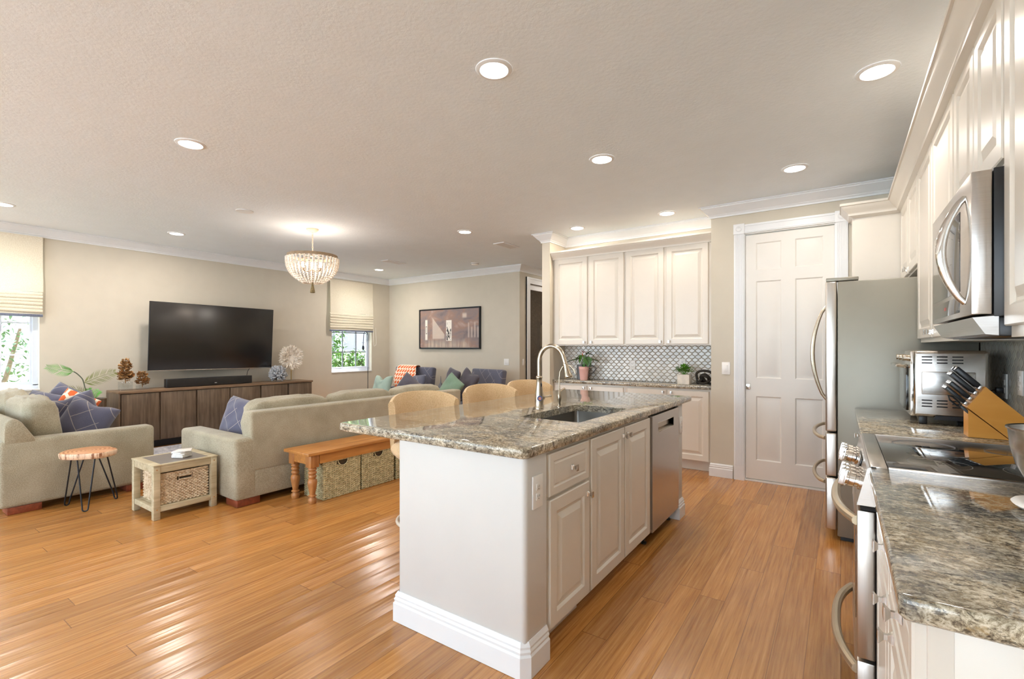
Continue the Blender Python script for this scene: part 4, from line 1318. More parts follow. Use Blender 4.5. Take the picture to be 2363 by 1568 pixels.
# ------------------------------------------------------------------ kitchen island
IX = -1.038       # aisle-side face of the island walls
GT = 0.927        # granite top
t = thing('kitchen_island', 'painted half-wall base of the kitchen island with tall white baseboard', 'kitchen island', (-1.4, 2.7, 0))
m = MB()
out = rounded(-1.775, IX, 1.60, 1.765, (0.012, 0.022, 0, 0))
m.slab(out, [], 0.001, 0.884, 0.0005)
m.box(-1.775, -1.66, 1.765, 3.77, 0.001, 0.884)
m.slab([(-1.775, 3.77), (IX, 3.77), (IX, 3.885), (-1.775, 3.885)], [], 0.001, 0.884, 0.003)
put('half_wall', m, 'island_wall', t, ang=50)
ibase = [(0, 0.0015), (-0.019, 0.0015), (-0.019, 0.088), (-0.013, 0.096), (-0.016, 0.108), (-0.011, 0.117), (-0.012, 0.126), (-0.003, 0.144), (0, 0.144)]
m = MB().sweep(ibase, [(-1.775, 3.885), (-1.775, 1.60), (IX - 0.022, 1.60), (IX, 1.622), (IX, 1.764)])
m.sweep(ibase, [(IX - 0.11, 3.77), (IX, 3.77), (IX, 3.885), (-1.775, 3.885)])
put('baseboard', m, 'trim', t, ang=25)
NR = (1, 0, 0)
FX = -1.052
cabinet('base_cabinet', 'white island cabinet with one drawer over one door, nearest the camera', (-1.655, FX, 1.767, 2.195, 0.095, 0.884), FX, NR,
        [('drawer', 1.786, 2.178, 0.682, 0.868, (1.995, 0.772)), ('door', 1.790, 2.182, 0.105, 0.666, (2.160, 0.605))], toe=(0.002, 0.06))
cabinet('base_cabinet', 'white two-door island cabinet under the sink', (-1.655, FX, 2.197, 3.118, 0.095, 0.884), FX, NR,
        [('door', 2.206, 2.650, 0.105, 0.868, (2.628, 0.822)), ('door', 2.664, 3.100, 0.105, 0.868, (2.690, 0.822))], toe=(0.002, 0.06))
for c in bpy.data.objects:
    if c.get('label', '').startswith('white two-door island cabinet'):
        # open up the carcass where the sink bowl hangs
        for ch in c.children:
            if ch.name.startswith('carcass'):
                bpy.data.objects.remove(ch)
                break
        mm = MB().box(-1.655, FX, 2.197, 3.118, 0.095, 0.64).box(-1.595, FX - 0.07, 2.22, 3.10, 0.002, 0.095)
        mm.box(FX - 0.018, FX, 2.197, 3.118, 0.64, 0.884)
        mm.box(-1.655, -1.637, 2.197, 3.118, 0.64, 0.884)
        mm.box(-1.637, FX - 0.018, 2.197, 2.213, 0.64, 0.884).box(-1.637, FX - 0.018, 3.102, 3.118, 0.64, 0.884)
        put('carcass', mm, 'cabinet', c, smooth=False)
        break
# dishwasher
t = thing('dishwasher', 'stainless dishwasher with recessed pocket handle in the island', 'dishwasher', (-1.35, 3.445, 0.1))
put('tub', MB().box(-1.65, -1.062, 3.125, 3.765, 0.10, 0.880), 'plastic_black', t, smooth=False)
m = MB().plate((-1.028, 3.133, 0.098), (0, 1, 0), (1, 0, 0), 0.622, 0.775, 0.030, [(0.12, 0.655, 0.49, 0.715)])
put('door', m, 'steel', t, smooth=False)
m = MB()
m.add([(-1.030, 3.253, 0.753), (-1.030, 3.623, 0.753), (-1.054, 3.623, 0.768), (-1.054, 3.253, 0.768), (-1.030, 3.253, 0.813), (-1.030, 3.623, 0.813), (-1.054, 3.623, 0.806), (-1.054, 3.253, 0.806)],
      [(0, 1, 2, 3), (3, 2, 6, 7), (7, 6, 5, 4), (0, 3, 7, 4), (1, 5, 6, 2)])
put('pocket_handle', m, 'nickel', t, smooth=False)
m = MB()
for q in ((3.253, 3.623, 0.749, 0.753), (3.253, 3.623, 0.813, 0.818)): m.rbox(-1.030, -1.0265, q[0], q[1], q[2], q[3], 0.001)
put('handle_rim', m, 'chrome', t)
put('leg', MB().lathe([(0.018, 0.001), (0.018, 0.012), (0.008, 0.014), (0.008, 0.10)], c=(-1.10, 3.17, 0), n=12), 'plastic_black', t)
put('leg', MB().lathe([(0.018, 0.001), (0.018, 0.012), (0.008, 0.014), (0.008, 0.10)], c=(-1.10, 3.72, 0), n=12), 'plastic_black', t)
switch('wall_outlet', 'white duplex outlet on the near end of the island beside the drawer', (IX + 0.0005, 1.685, 0.735), NR, 0.078, 0.135, cat='outlet', outlet=True)
switch('wall_outlet', 'white outlet on the far island post past the dishwasher', (IX + 0.0005, 3.835, 0.725), NR, 0.075, 0.125, cat='outlet', outlet=True)
# counter with the sink cut-out
SX0, SX1, SY0, SY1 = -1.545, -1.155, 2.315, 3.030
hole = rounded(SX0, SX1, SY0, SY1, (0.02,) * 4, 4)
o = put('granite_counter', MB().slab(rounded(-2.225, -1.022, 1.575, 4.12, (0.03, 0.04, 0.015, 0.03)), [hole], 0.885, GT, 0.007), 'granite', ang=50)
tag(o, 'polished grey and gold granite island countertop with a sink cut-out', 'countertop')
t = thing('kitchen_sink', 'undermount stainless steel sink in the island granite', 'sink', ((SX0 + SX1) / 2, (SY0 + SY1) / 2, 0.66))
m = MB()
a = rounded(SX0 - 0.006, SX1 + 0.006, SY0 - 0.006, SY1 + 0.006, (0.03,) * 4, 5)
b = rounded(SX0 - 0.003, SX1 + 0.003, SY0 - 0.003, SY1 + 0.003, (0.035,) * 4, 5)
c = rounded(SX0 + 0.012, SX1 - 0.012, SY0 + 0.012, SY1 - 0.012, (0.035,) * 4, 5)
n = len(a)
vs = [(p[0], p[1], 0.884) for p in rounded(SX0 - 0.022, SX1 + 0.022, SY0 - 0.022, SY1 + 0.022, (0.03,) * 4, 5)] + [(p[0], p[1], 0.884) for p in a] + [(p[0], p[1], 0.69) for p in b] + [(p[0], p[1], 0.672) for p in c]
fs = []
for i in range(3):
    for k in range(n):
        fs.append((i * n + k, i * n + (k + 1) % n, (i + 1) * n + (k + 1) % n, (i + 1) * n + k))
fs.append(tuple(3 * n + k for k in range(n)))
m.add(vs, fs)
put('basin', m, 'sink_steel', t, ang=50)
put('drain', MB().lathe([(0.045, 0.673), (0.045, 0.676), (0.036, 0.675), (0.03, 0.668), (0.0, 0.668)], c=(-1.37, 2.68, 0), n=28), 'chrome', t)
t = thing('sink_stopper', 'small chrome pull on a wire hooked at the front rim of the sink', 'sink stopper', (-1.19, 2.72, 0.86))
m = MB().lathe([(0.008, 0.86), (0.010, 0.872), (0.006, 0.880), (0.009, 0.888), (0.0, 0.890)], c=(-1.185, 2.745, 0), n=12)
m.tube([(-1.185, 2.745, 0.884), (-1.175, 2.79, 0.893), (-1.165, 2.84, 0.884), (-1.163, 2.86, 0.870)], 0.0025, 6)
put('pull', m, 'chrome', t)
# faucet
FXP, FYP = -1.643, 2.70
t = thing('kitchen_faucet', 'brushed nickel gooseneck faucet with round blue badge behind the sink', 'faucet', (FXP, FYP, GT))
put('body', MB().lathe([(0.030, GT + 0.0005), (0.030, GT + 0.006), (0.0275, GT + 0.010), (0.0285, GT + 0.055), (0.0275, GT + 0.085), (0.0235, GT + 0.120), (0.0195, GT + 0.155), (0.018, GT + 0.195), (0.0205, GT + 0.200), (0.0225, GT + 0.206), (0.0205, GT + 0.213), (0.0165, GT + 0.216)], c=(FXP, FYP, 0), n=32), 'nickel', t, ang=50)
pts = [(FXP, FYP, GT + 0.21)]
R = 0.093
zc = 1.237
pts.append((FXP, FYP, 1.18))
for k in range(15):
    a = pi - pi * 0.93 * k / 14
    pts.append((FXP + R + R * cos(a), FYP, zc + (R + 0.012) * sin(a)))
last = pts[-1]
pts.append((last[0] + 0.010, FYP, last[2] - 0.03))
put('spout', MB().tube(pts, 0.0145, 16), 'nickel', t, ang=60)
hx, hz = pts[-1][0], pts[-1][2]
m = MB().lathe([(0.0160, 0.0), (0.0175, -0.004), (0.0165, -0.010), (0.0170, -0.03), (0.0215, -0.062), (0.0262, -0.082), (0.0268, -0.090), (0.022, -0.097), (0.0, -0.098)], n=24)
m.xf(Matrix.Translation((hx, FYP, hz)) @ Matrix.Rotation(-0.28, 4, 'Y'))
put('spray_head', m, 'nickel', t, ang=50)
put('sensor_window', MB().superell((FXP + 0.0185, FYP - 0.004, 1.085), (0.005, 0.006, 0.014), 1, 12, 8), 'plastic_black', t)
h = put('handle', MB().lathe([(0.024, 0.02), (0.024, 0.035), (0.019, 0.044), (0.010, 0.05), (0.006, 0.06), (0.0075, 0.115), (0.009, 0.150), (0.006, 0.155), (0.0, 0.156)], c=(0, 0, 0), n=18, axis=1).xf(Matrix.Translation((FXP, FYP, GT + 0.072))), 'nickel', t, ang=50)
m = MB().lathe([(0.0, 0.034), (0.015, 0.034), (0.017, 0.031), (0.017, 0.024)], n=24)
m.xf(Matrix.Translation((FXP, FYP, GT + 0.070)) @ Vector((0.62, -0.78, 0)).to_track_quat('Z', 'Y').to_matrix().to_4x4())
bd = put('badge', m, M.setdefault('badge_blue', simple('badge_blue', srgb(70, 92, 150), 0.3)), t)
m = MB().lathe([(0.0, 0.0352), (0.010, 0.0352), (0.0105, 0.034)], n=20)
m.xf(Matrix.Translation((FXP, FYP, GT + 0.070)) @ Vector((0.62, -0.78, 0)).to_track_quat('Z', 'Y').to_matrix().to_4x4())
put('badge_face', m, M.setdefault('badge_red', simple('badge_red', srgb(214, 150, 130), 0.3, var=0.2, nscale=300)), bd)
TXP, TYP = -1.573, 2.846
t = thing('filter_tap', 'slim brushed nickel filter tap with thin curved spout right of the faucet', 'faucet', (TXP, TYP, GT))
put('body', MB().lathe([(0.017, GT + 0.0005), (0.017, GT + 0.005), (0.010, GT + 0.009), (0.0095, GT + 0.03), (0.0155, GT + 0.055), (0.016, GT + 0.075), (0.0085, GT + 0.10), (0.005, GT + 0.115)], c=(TXP, TYP, 0), n=20), 'nickel', t, ang=50)
pts = [(TXP, TYP, GT + 0.10), (TXP, TYP, 1.12), (TXP + 0.006, TYP, 1.165), (TXP + 0.026, TYP, 1.200), (TXP + 0.055, TYP, 1.214), (TXP + 0.085, TYP, 1.208), (TXP + 0.108, TYP, 1.188), (TXP + 0.122, TYP, 1.158)]
put('spout', MB().tube(pts, 0.005, 10), 'nickel', t, ang=60)
put('lever', MB().tube([(TXP, TYP, GT + 0.10), (TXP + 0.012, TYP + 0.03, GT + 0.12), (TXP + 0.016, TYP + 0.045, GT + 0.125)], [0.004, 0.005, 0.007], 8), 'nickel', t)

# ------------------------------------------------------------------ coffee bar items
def leaf(m, base, tip, w, up=(0, 0, 1), curve=0.15, n=6, heart=False):
    base = Vector(base); tip = Vector(tip)
    d = tip - base
    s = d.cross(Vector(up))
    if s.length < 1e-6: s = d.cross(Vector((0, 1, 0)))
    s.normalize(); nn = s.cross(d).normalized()
    vs = []; fs = []
    for i in range(n + 1):
        f = i / n
        if heart: ww = w * (sin(pi * min(1, f * 1.0) ** 0.45)) * (1 - f ** 3 * 0.2) if 0 < f < 1 else (w * 0.35 if f == 0 else 0.001)
        else: ww = w * max(0.02, sin(pi * f ** 0.8))
        c = base + d * f - nn * curve * d.length * (f * f) + nn * 0.0
        vs += [c - s * ww + nn * ww * 0.25, c, c + s * ww + nn * ww * 0.25]
    for i in range(n):
        a = i * 3
        fs += [(a, a + 1, a + 4, a + 3), (a + 1, a + 2, a + 5, a + 4)]
    return m.add(vs, fs)

t = thing('potted_anthurium', 'dark-leaved anthurium with pink flower in a pink pot on the coffee bar', 'potted plant', (-2.655, 5.44, 0.925))
CX_, CY_ = -2.655, 5.44
put('pot', MB().lathe([(0.045, 0.926), (0.047, 0.93), (0.060, 1.06), (0.062, 1.062), (0.064, 1.09), (0.060, 1.093), (0.056, 1.088), (0.055, 1.07), (0.0, 1.07)], c=(CX_, CY_, 0), n=28), 'pink_pot', t, ang=40)
put('soil', MB().lathe([(0.054, 1.0705), (0.0, 1.078)], c=(CX_, CY_, 0), n=16, caps=False), 'soil', t)
rnd = random.Random(4)
specs = [(-0.02, 0.0, 1.17, -0.235, -0.02, 1.155, 0.05), (-0.03, 0.0, 1.16, -0.10, -0.05, 1.215, 0.05), (0.01, -0.01, 1.18, 0.21, 0.0, 1.165, 0.045), (0.03, -0.02, 1.20, 0.10, -0.03, 1.10, 0.055),
         (0.02, 0.01, 1.22, 0.085, 0.02, 1.31, 0.04), (-0.04, -0.02, 1.20, -0.09, -0.05, 1.12, 0.05), (0.02, 0.0, 1.24, 0.12, 0.03, 1.235, 0.04), (0.05, -0.04, 1.19, 0.07, -0.07, 1.09, 0.055), (-0.01, -0.03, 1.22, -0.03, -0.07, 1.13, 0.04), (0.0, 0.03, 1.20, -0.13, 0.06, 1.25, 0.04)]
for (bx_, by_, bz_, tx_, ty_, tz_, w_) in specs:
    f_ = MB(); leaf(f_, (CX_ + bx_ * 1.5, CY_ + by_, bz_ + 0.02), (CX_ + tx_ * 1.25, CY_ + ty_, tz_), w_, curve=0.12, n=8, heart=True)
    f_.tube([(CX_ + bx_ * 0.2, CY_ + by_ * 0.2, 1.07), (CX_ + bx_ * 0.8, CY_ + by_ * 0.7, (1.07 + bz_) / 2 + 0.02), (CX_ + bx_ * 1.5, CY_ + by_, bz_ + 0.02)], 0.0025, 6)
    put('leaf', f_, 'leaf', t, ang=60)
f_ = MB(); leaf(f_, (CX_ + 0.0, CY_ - 0.02, 1.265), (CX_ - 0.03, CY_ - 0.03, 1.315), 0.028, heart=True); leaf(f_, (CX_ + 0.0, CY_ - 0.02, 1.262), (CX_ + 0.045, CY_ - 0.02, 1.29), 0.024, heart=True)
put('flower', f_, 'pink_flower', t)
put('spadix', MB().tube([(CX_ - 0.005, CY_ - 0.03, 1.225), (CX_ - 0.002, CY_ - 0.035, 1.262)], [0.010, 0.004], 8), 'orange_flower', t)
f_ = MB()
for k in range(7):
    a = k * 0.9
    f_.tube([(CX_ + 0.01 * cos(a), CY_ + 0.01 * sin(a), 1.07), (CX_ + 0.02 * cos(a + 1), CY_ + 0.02 * sin(a), 1.15), (CX_ + 0.012 * cos(a + 2), CY_ - 0.01, 1.235)], 0.0022, 5)
put('stem', f_, 'palm_green', t)
t = thing('watering_can', 'dark grey metal watering can behind the pink pot', 'watering can', (-2.745, 5.55, 0.925))
put('body', MB().lathe([(0.060, 0.926), (0.060, 1.11), (0.062, 1.112), (0.058, 1.112), (0.056, 1.10), (0.0, 1.10)], c=(-2.745, 5.555, 0), n=28), 'grey_can', t, ang=40)
put('handle', MB().tube([(-2.69, 5.56, 1.09), (-2.58, 5.56, 1.10), (-2.54, 5.56, 1.07), (-2.58, 5.56, 1.02), (-2.687, 5.56, 0.96)], 0.006, 8), 'grey_can', t)
t = thing('potted_herb', 'bushy bright green plant in a square marbled pot on the coffee bar', 'potted plant', (-1.40, 5.43, 0.925))
M['marble'] = simple('marbled_pot', srgb(226, 218, 206), 0.4, var=0.12, nscale=14)
put('pot', MB().rbox(-1.490, -1.360, 5.375, 5.495, 0.9255, 1.035, 0.006), 'marble', t)
rnd = random.Random(8)
f_ = MB()
for k in range(520):
    a = rnd.uniform(0, 2 * pi); e = rnd.uniform(0.1, 1.45); r = rnd.uniform(0.3, 1)
    p = Vector((-1.425 + 0.115 * r * cos(a) * cos(e) * 1.05, 5.435 + 0.085 * r * sin(a) * cos(e), 1.055 + 0.085 * r * sin(e)))
    d = Vector((cos(a) * cos(e), sin(a) * cos(e), 0.3 + rnd.uniform(-0.4, 0.5))).normalized() * rnd.uniform(0.016, 0.028)
    leaf(f_, p, p + d, 0.007, n=3)
for k in range(30):
    a = rnd.uniform(0, 2 * pi); r = rnd.uniform(0.2, 1)
    f_.tube([(-1.425, 5.435, 1.02), (-1.425 + 0.09 * r * cos(a), 5.435 + 0.07 * r * sin(a), 1.06 + 0.07 * (1 - r * 0.5))], 0.0012, 4)
o = put('foliage', f_, 'leaf_bright', t, weld=False)
t = thing('knot_sculpture', 'matte black looped knot sculpture at the right end of the coffee bar', 'sculpture', (-1.215, 5.43, 0.925))
def catmull(P, n=8, closed=True):
    P = [Vector(p) for p in P]; out = []; N = len(P)
    for i in range(N if closed else N - 1):
        if closed: a, b, c, d = P[i - 1], P[i], P[(i + 1) % N], P[(i + 2) % N]
        else: a, b, c, d = P[max(i - 1, 0)], P[i], P[i + 1], P[min(i + 2, N - 1)]
        for k in range(n):
            f = k / n
            out.append(0.5 * ((2 * b) + (c - a) * f + (2 * a - 5 * b + 4 * c - d) * f * f + (3 * b - 3 * c + d - a) * f ** 3))
    if not closed: out.append(P[-1])
    return out
kp = [(-0.085, 0, 0.055), (-0.09, 0.0, 0.125), (-0.02, -0.01, 0.155), (0.07, 0.0, 0.135), (0.093, 0.015, 0.07), (0.06, 0.02, 0.015), (0.0, 0.0, 0.045), (-0.02, -0.035, 0.10), (0.035, -0.03, 0.085), (0.03, 0.02, 0.035), (-0.04, 0.04, 0.045), (-0.05, 0.025, 0.095), (0.0, 0.03, 0.11), (0.055, 0.0, 0.06), (0.0, -0.03, 0.02), (-0.06, -0.02, 0.03), (-0.02, 0.01, 0.065), (-0.075, 0.0, 0.018)]
put('loop', MB().tube([(-1.208 + p.x * 0.95, 5.43 + p.y, 0.9265 + p.z) for p in catmull(kp, 7)], 0.0135, 10, closed=True), 'knot', t, ang=60)

# ------------------------------------------------------------------ bar stools
def make_stool():
    t = thing('bar_stool', '', 'bar stool', (0, 0, 0), group='tan bar stools along the island')
    # local: backrest on the -x side, seat centre at origin
    m = MB().superell((0.0, 0.0, 0.655), (0.225, 0.235, 0.048), 0.55, 32, 10)
    put('seat', m, 'stool_fabric', t, world=False, ang=60)
    m = MB()
    N = 28
    vs = []; fs = []
    def ring(rad, z, k):
        a = pi - 1.15 + 2.30 * k / N
        return (rad * cos(a) * 1.0 , rad * 1.10 * sin(a), z)
    for k in range(N + 1):
        f = abs(2 * k / N - 1)
        zt = 1.025 - 0.055 * f ** 3
        col = [(0.215, 0.665), (0.200, 0.80), (0.205, 0.93), (0.212, zt - 0.012), (0.222, zt), (0.240, zt - 0.004), (0.248, zt - 0.02), (0.245, 0.90), (0.240, 0.78), (0.232, 0.63)]
        for r, z in col: vs.append(ring(r, z, k))
    nc = 10
    for k in range(N):
        for j in range(nc):
            j2 = (j + 1) % nc
            fs.append((k * nc + j, (k + 1) * nc + j, (k + 1) * nc + j2, k * nc + j2))
    fs.append(tuple(range(nc))); fs.append(tuple(N * nc + j for j in range(nc))[::-1])
    m.add(vs, fs)
    put('backrest', m, 'stool_fabric', t, world=False, ang=50)
    m = MB().lathe([(0.0, 0.575), (0.17, 0.58), (0.215, 0.615), (0.228, 0.645)], n=36, caps=False)
    put('shell', m, 'stool_shell', t, world=False, ang=60)
    for sx in (-1, 1):
        for sy in (-1, 1):
            m = MB().tube([(sx * 0.12, sy * 0.12, 0.60), (sx * 0.145, sy * 0.145, 0.012)], [0.014, 0.011], 10)
            l = put('leg', m, 'stool_shell', t, world=False)
            put('foot_cap', MB().lathe([(0.016, 0.0015), (0.016, 0.03), (0.012, 0.034)], c=(sx * 0.146, sy * 0.146, 0), n=12), 'plastic_white', l, world=False)
    m = MB()
    rr = []
    for k in range(36):
        a = 2 * pi * k / 36
        rr.append((0.205 * cos(a), 0.205 * sin(a), 0.185))
    m.tube(rr, 0.012, 8, closed=True)
    put('foot_ring', m, 'stool_shell', t, world=False, ang=60)
    return t
st = make_stool()
st.location = (-2.275, 2.315, 0); st.rotation_euler = (0, 0, radians(-30))
st['label'] = 'tan upholstered bar stool at the near end of the island, leftmost of the three'
dup(st, (-2.30, 3.10, 0), radians(-32), 'middle one of the three tan bar stools along the island')
dup(st, (-2.31, 3.72, 0), radians(-30), 'farthest of the three tan bar stools, seen behind the faucet')

# ------------------------------------------------------------------ bench and baskets behind the sofa
BX0, BX1, BY0, BY1 = -4.035, -3.655, 2.31, 4.05
t = thing('wooden_bench', 'orange pine bench with turned legs behind the long sofa', 'bench', (-3.845, 3.18, 0))
m = MB().rbox(BX0, BX1, BY0, BY1, 0.415, 0.442, 0.006)
put('seat', m, 'pine', t)
m = MB()
for a in (BX0 + 0.022, BX1 - 0.042): m.box(a, a + 0.02, BY0 + 0.12, BY1 - 0.12, 0.335, 0.414)
for b in (BY0 + 0.04, BY1 - 0.06): m.box(BX0 + 0.10, BX1 - 0.10, b, b + 0.02, 0.335, 0.414)
put('apron', m, 'pine', t, smooth=False)
lp = [(0.030, 0.0015), (0.034, 0.018), (0.035, 0.040), (0.024, 0.050), (0.024, 0.056), (0.034, 0.062), (0.034, 0.068), (0.022, 0.076), (0.030, 0.115), (0.038, 0.160), (0.040, 0.185), (0.034, 0.205), (0.024, 0.212), (0.032, 0.222), (0.035, 0.232), (0.030, 0.242), (0.024, 0.246), (0.034, 0.256), (0.036, 0.265), (0.030, 0.274), (0.025, 0.278), (0.035, 0.288), (0.036, 0.296), (0.030, 0.304), (0.028, 0.31)]
for x in (BX0 + 0.062, BX1 - 0.062):
    for y in (BY0 + 0.075, BY1 - 0.075):
        m = MB().lathe(lp, c=(x, y, 0), n=20)
        m.rbox(x - 0.04, x + 0.04, y - 0.04, y + 0.04, 0.308, 0.4145, 0.004)
        put('leg', m, 'pine_z', t, ang=50)

def basket(name, label, x0, x1, y0, y1, z0, z1, mat, rows, pitch, r, hole, group=None, taper=0.0, hole_round=False):
    """woven box; hole = (a0, a1, zc0, zc1) on the +x face, a along y"""
    t = thing(name, label, 'basket', ((x0 + x1) / 2, (y0 + y1) / 2, z0), group=group)
    m = MB()
    W, D = x1 - x0, y1 - y0
    per = 2 * (W + D)
    N = int(per / pitch) // 2 * 2
    rnd = random.Random(hash(label) % 1000 if False else len(label))
    def pt(sv, off, z):
        k = taper * (1 - (z - z0) / (z1 - z0))
        s_ = sv % per
        if s_ < D: p = (x1 - k, y0 + s_, 1, 0)
        elif s_ < D + W: p = (x1 - (s_ - D), y1 - k, 0, 1)
        elif s_ < 2 * D + W: p = (x0 + k, y1 - (s_ - D - W), -1, 0)
        else: p = (x0 + (s_ - 2 * D - W), y0 + k, 0, -1)
        return (p[0] + p[2] * off, p[1] + p[3] * off, z)
    for i in range(rows):
        z = z0 + r + (z1 - z0 - 2 * r) * i / (rows - 1)
        seg = []
        for k in range(N + 1):
            sv = per * k / N
            off = -r * 1.4 + r * 0.9 * (1 if (k + i) % 2 else -1)
            zz = z + rnd.uniform(-0.15, 0.15) * r
            inhole = False
            if hole and sv < D:
                a = y0 + sv
                if hole_round:
                    ca, ra = (hole[0] + hole[1]) / 2, (hole[1] - hole[0]) / 2
                    inhole = z > z1 - 0.9 * ra and False or ((a - ca) ** 2 + (z - hole[3]) ** 2 < ra * ra)
                else:
                    inhole = hole[0] < a < hole[1] and hole[2] < z < hole[3]
            if inhole:
                if len(seg) > 1: m.tube(seg, r, 5)
                seg = []
            else:
                seg.append(pt(sv, off, zz))
        if len(seg) > 1: m.tube(seg, r, 5)
    put('weave', m, mat, t, weld=False, ang=60)
    m = MB()
    m.box(x0 + 0.012 + taper, x1 - 0.012 - taper, y0 + 0.012 + taper, y1 - 0.012 - taper, z0 + 0.001, z1 - 0.012)
    put('lining', m, 'dark_lining', t, smooth=False)
    m = MB()
    pts = [pt(per * k / 60, -r * 1.2, z1) for k in range(60)]
    m.tube(pts, r * 1.3, 6, closed=True)
    if hole:
        if hole_round:
            ca, ra = (hole[0] + hole[1]) / 2, (hole[1] - hole[0]) / 2
            pts = [(x1 + 0.001, ca + ra * cos(a_), hole[3] + ra * sin(a_)) for a_ in [pi + pi * k / 12 for k in range(13)]]
            m.tube(pts, r * 0.9, 6)
        else:
            a0, a1, c0, c1 = hole
            m.tube([(x1 + 0.001, a0, c0), (x1 + 0.001, a1, c0), (x1 + 0.001, a1, c1), (x1 + 0.001, a0, c1)], r * 1.1, 6, closed=True)
    put('rim', m, mat, t, weld=False, ang=60)
    return t
M['dark_lining'] = simple('basket_inside', srgb(74, 62, 44), 0.9, var=0.2)
for i, (a, b, lab) in enumerate(((2.475, 2.868, 'seagrass basket under the bench, the one behind the turned legs'), (2.880, 3.272, 'middle seagrass basket under the pine bench'), (3.300, 3.692, 'seagrass basket under the bench nearest the island'))):
    basket('storage_basket', lab, -3.995, -3.69, a, b, 0.0015, 0.328, 'seagrass', 34, 0.022, 0.0052, ((a + b) / 2 - 0.052, (a + b) / 2 + 0.052, 0, 0.326), 'seagrass baskets under the bench', hole_round=True)

# ------------------------------------------------------------------ end table, basket, coasters, log stool
EX0, EX1, EY0, EY1, EH = -4.775, -4.325, 1.445, 1.895, 0.415
t = thing('end_table', 'weathered wood end table with dark inset top and open shelf', 'side table', (-4.55, 1.67, 0))
for x in (EX0, EX1 - 0.045):
    for y in (EY0, EY1 - 0.045):
        put('leg', MB().rbox(x, x + 0.045, y, y + 0.045, 0.001, EH - 0.0005, 0.003), 'oak', t)
for z0, z1 in ((EH - 0.055, EH), (0.060, 0.100)):
    put('rail', MB().rbox(EX1 - 0.040, EX1 - 0.004, EY0 + 0.0455, EY1 - 0.0455, z0, z1, 0.002), 'oak', t)
    put('rail', MB().rbox(EX0 + 0.004, EX0 + 0.040, EY0 + 0.0455, EY1 - 0.0455, z0, z1, 0.002), 'oak', t)
    put('rail', MB().rbox(EX0 + 0.0455, EX1 - 0.0455, EY0 + 0.004, EY0 + 0.040, z0, z1, 0.002), 'oak', t)
    put('rail', MB().rbox(EX0 + 0.0455, EX1 - 0.0455, EY1 - 0.040, EY1 - 0.004, z0, z1, 0.002), 'oak', t)
m = MB().rbox(EX0 - 0.004, EX1 + 0.004, EY0 - 0.004, EY0 + 0.055, EH, EH + 0.010, 0.002)
m.rbox(EX0 - 0.004, EX1 + 0.004, EY1 - 0.055, EY1 + 0.004, EH, EH + 0.010, 0.002)
m.rbox(EX0 - 0.004, EX0 + 0.03, EY0 + 0.055, EY1 - 0.055, EH, EH + 0.010, 0.002)
m.rbox(EX1 - 0.03, EX1 + 0.004, EY0 + 0.055, EY1 - 0.055, EH, EH + 0.010, 0.002)
put('top_frame', m, 'oak', t)
put('top_inset', MB().box(EX0 + 0.03, EX1 - 0.03, EY0 + 0.055, EY1 - 0.055, EH - 0.004, EH + 0.008), 'slab_table_top', t, smooth=False)
put('shelf', MB().rbox(EX0 + 0.04, EX1 - 0.04, EY0 + 0.04, EY1 - 0.04, 0.084, 0.100, 0.002), 'oak', t)
m = MB()
for y in (EY0 + 0.022, EY1 - 0.022):
    for z in (0.08, EH - 0.028):
        m.lathe([(0.005, EX1), (0.005, EX1 + 0.001), (0.0, EX1 + 0.001)], c=(0, y, z), n=8, axis=0)
put('peg', m, 'pine', t)
basket('storage_basket', 'chunky woven basket with slot handle inside the end table', EX0 + 0.07, EX1 - 0.03, EY0 + 0.055, EY1 - 0.055, 0.102, 0.338, 'water_hyacinth', 21, 0.014, 0.0070, (1.625, 1.715, 0.275, 0.305))
cst = None
for i, (dx, dy, a) in enumerate(((0, 0, 0.5), (0.004, -0.003, 0.55), (-0.003, 0.002, 0.46), (0.006, 0.004, 0.60), (0.002, -0.004, 0.35), (-0.006, 0.0, 0.8), (0.03, 0.01, 1.1))):
    z = EH + 0.0105 + i * 0.0090
    lab = 'white square coaster in the stack on the end table, %s' % ('bottom one', 'second from the bottom', 'third from the bottom', 'middle of the stack', 'third from the top', 'second from the top', 'top one, turned askew')[i]
    if cst is None:
        cst = put('coaster', MB().rbox(-0.05, 0.05, -0.05, 0.05, 0, 0.0086, 0.002), 'coaster')
        o = cst
    else:
        o = cst.copy(); COL.objects.link(o)
    o.location = (-4.50 + dx, 1.700 + dy, z); o.rotation_euler = (0, 0, a)
    tag(o, lab, 'coaster', 'coaster stack on the end table')

t = thing('log_stool', 'live-edge log slice stool on three black hairpin legs', 'stool', (-5.165, 1.27, 0))
m = MB()
rnd = random.Random(3)
N = 44
vs = []; fs = []
lv = [(0.94, 0.425), (0.985, 0.432), (1.0, 0.448), (1.01, 0.462), (0.99, 0.472), (0.965, 0.476)]
rr = [0.175 * (1 + 0.10 * sin(2 * 2 * pi * k / N + 0.6) + 0.05 * sin(3 * 2 * pi * k / N) + 0.03 * sin(7 * 2 * pi * k / N + 1) + rnd.uniform(-0.012, 0.012)) for k in range(N)]
for s_, z in lv:
    for k in range(N):
        a = 2 * pi * k / N
        vs.append((-5.165 + rr[k] * s_ * cos(a), 1.27 + rr[k] * s_ * sin(a), z))
for i in range(len(lv) - 1):
    for k in range(N): fs.append((i * N + k, i * N + (k + 1) % N, (i + 1) * N + (k + 1) % N, (i + 1) * N + k))
fs.append(tuple(range(N))[::-1]); fs.append(tuple((len(lv) - 1) * N + k for k in range(N)))
put('seat', m.add(vs, fs), 'log', t, ang=50)
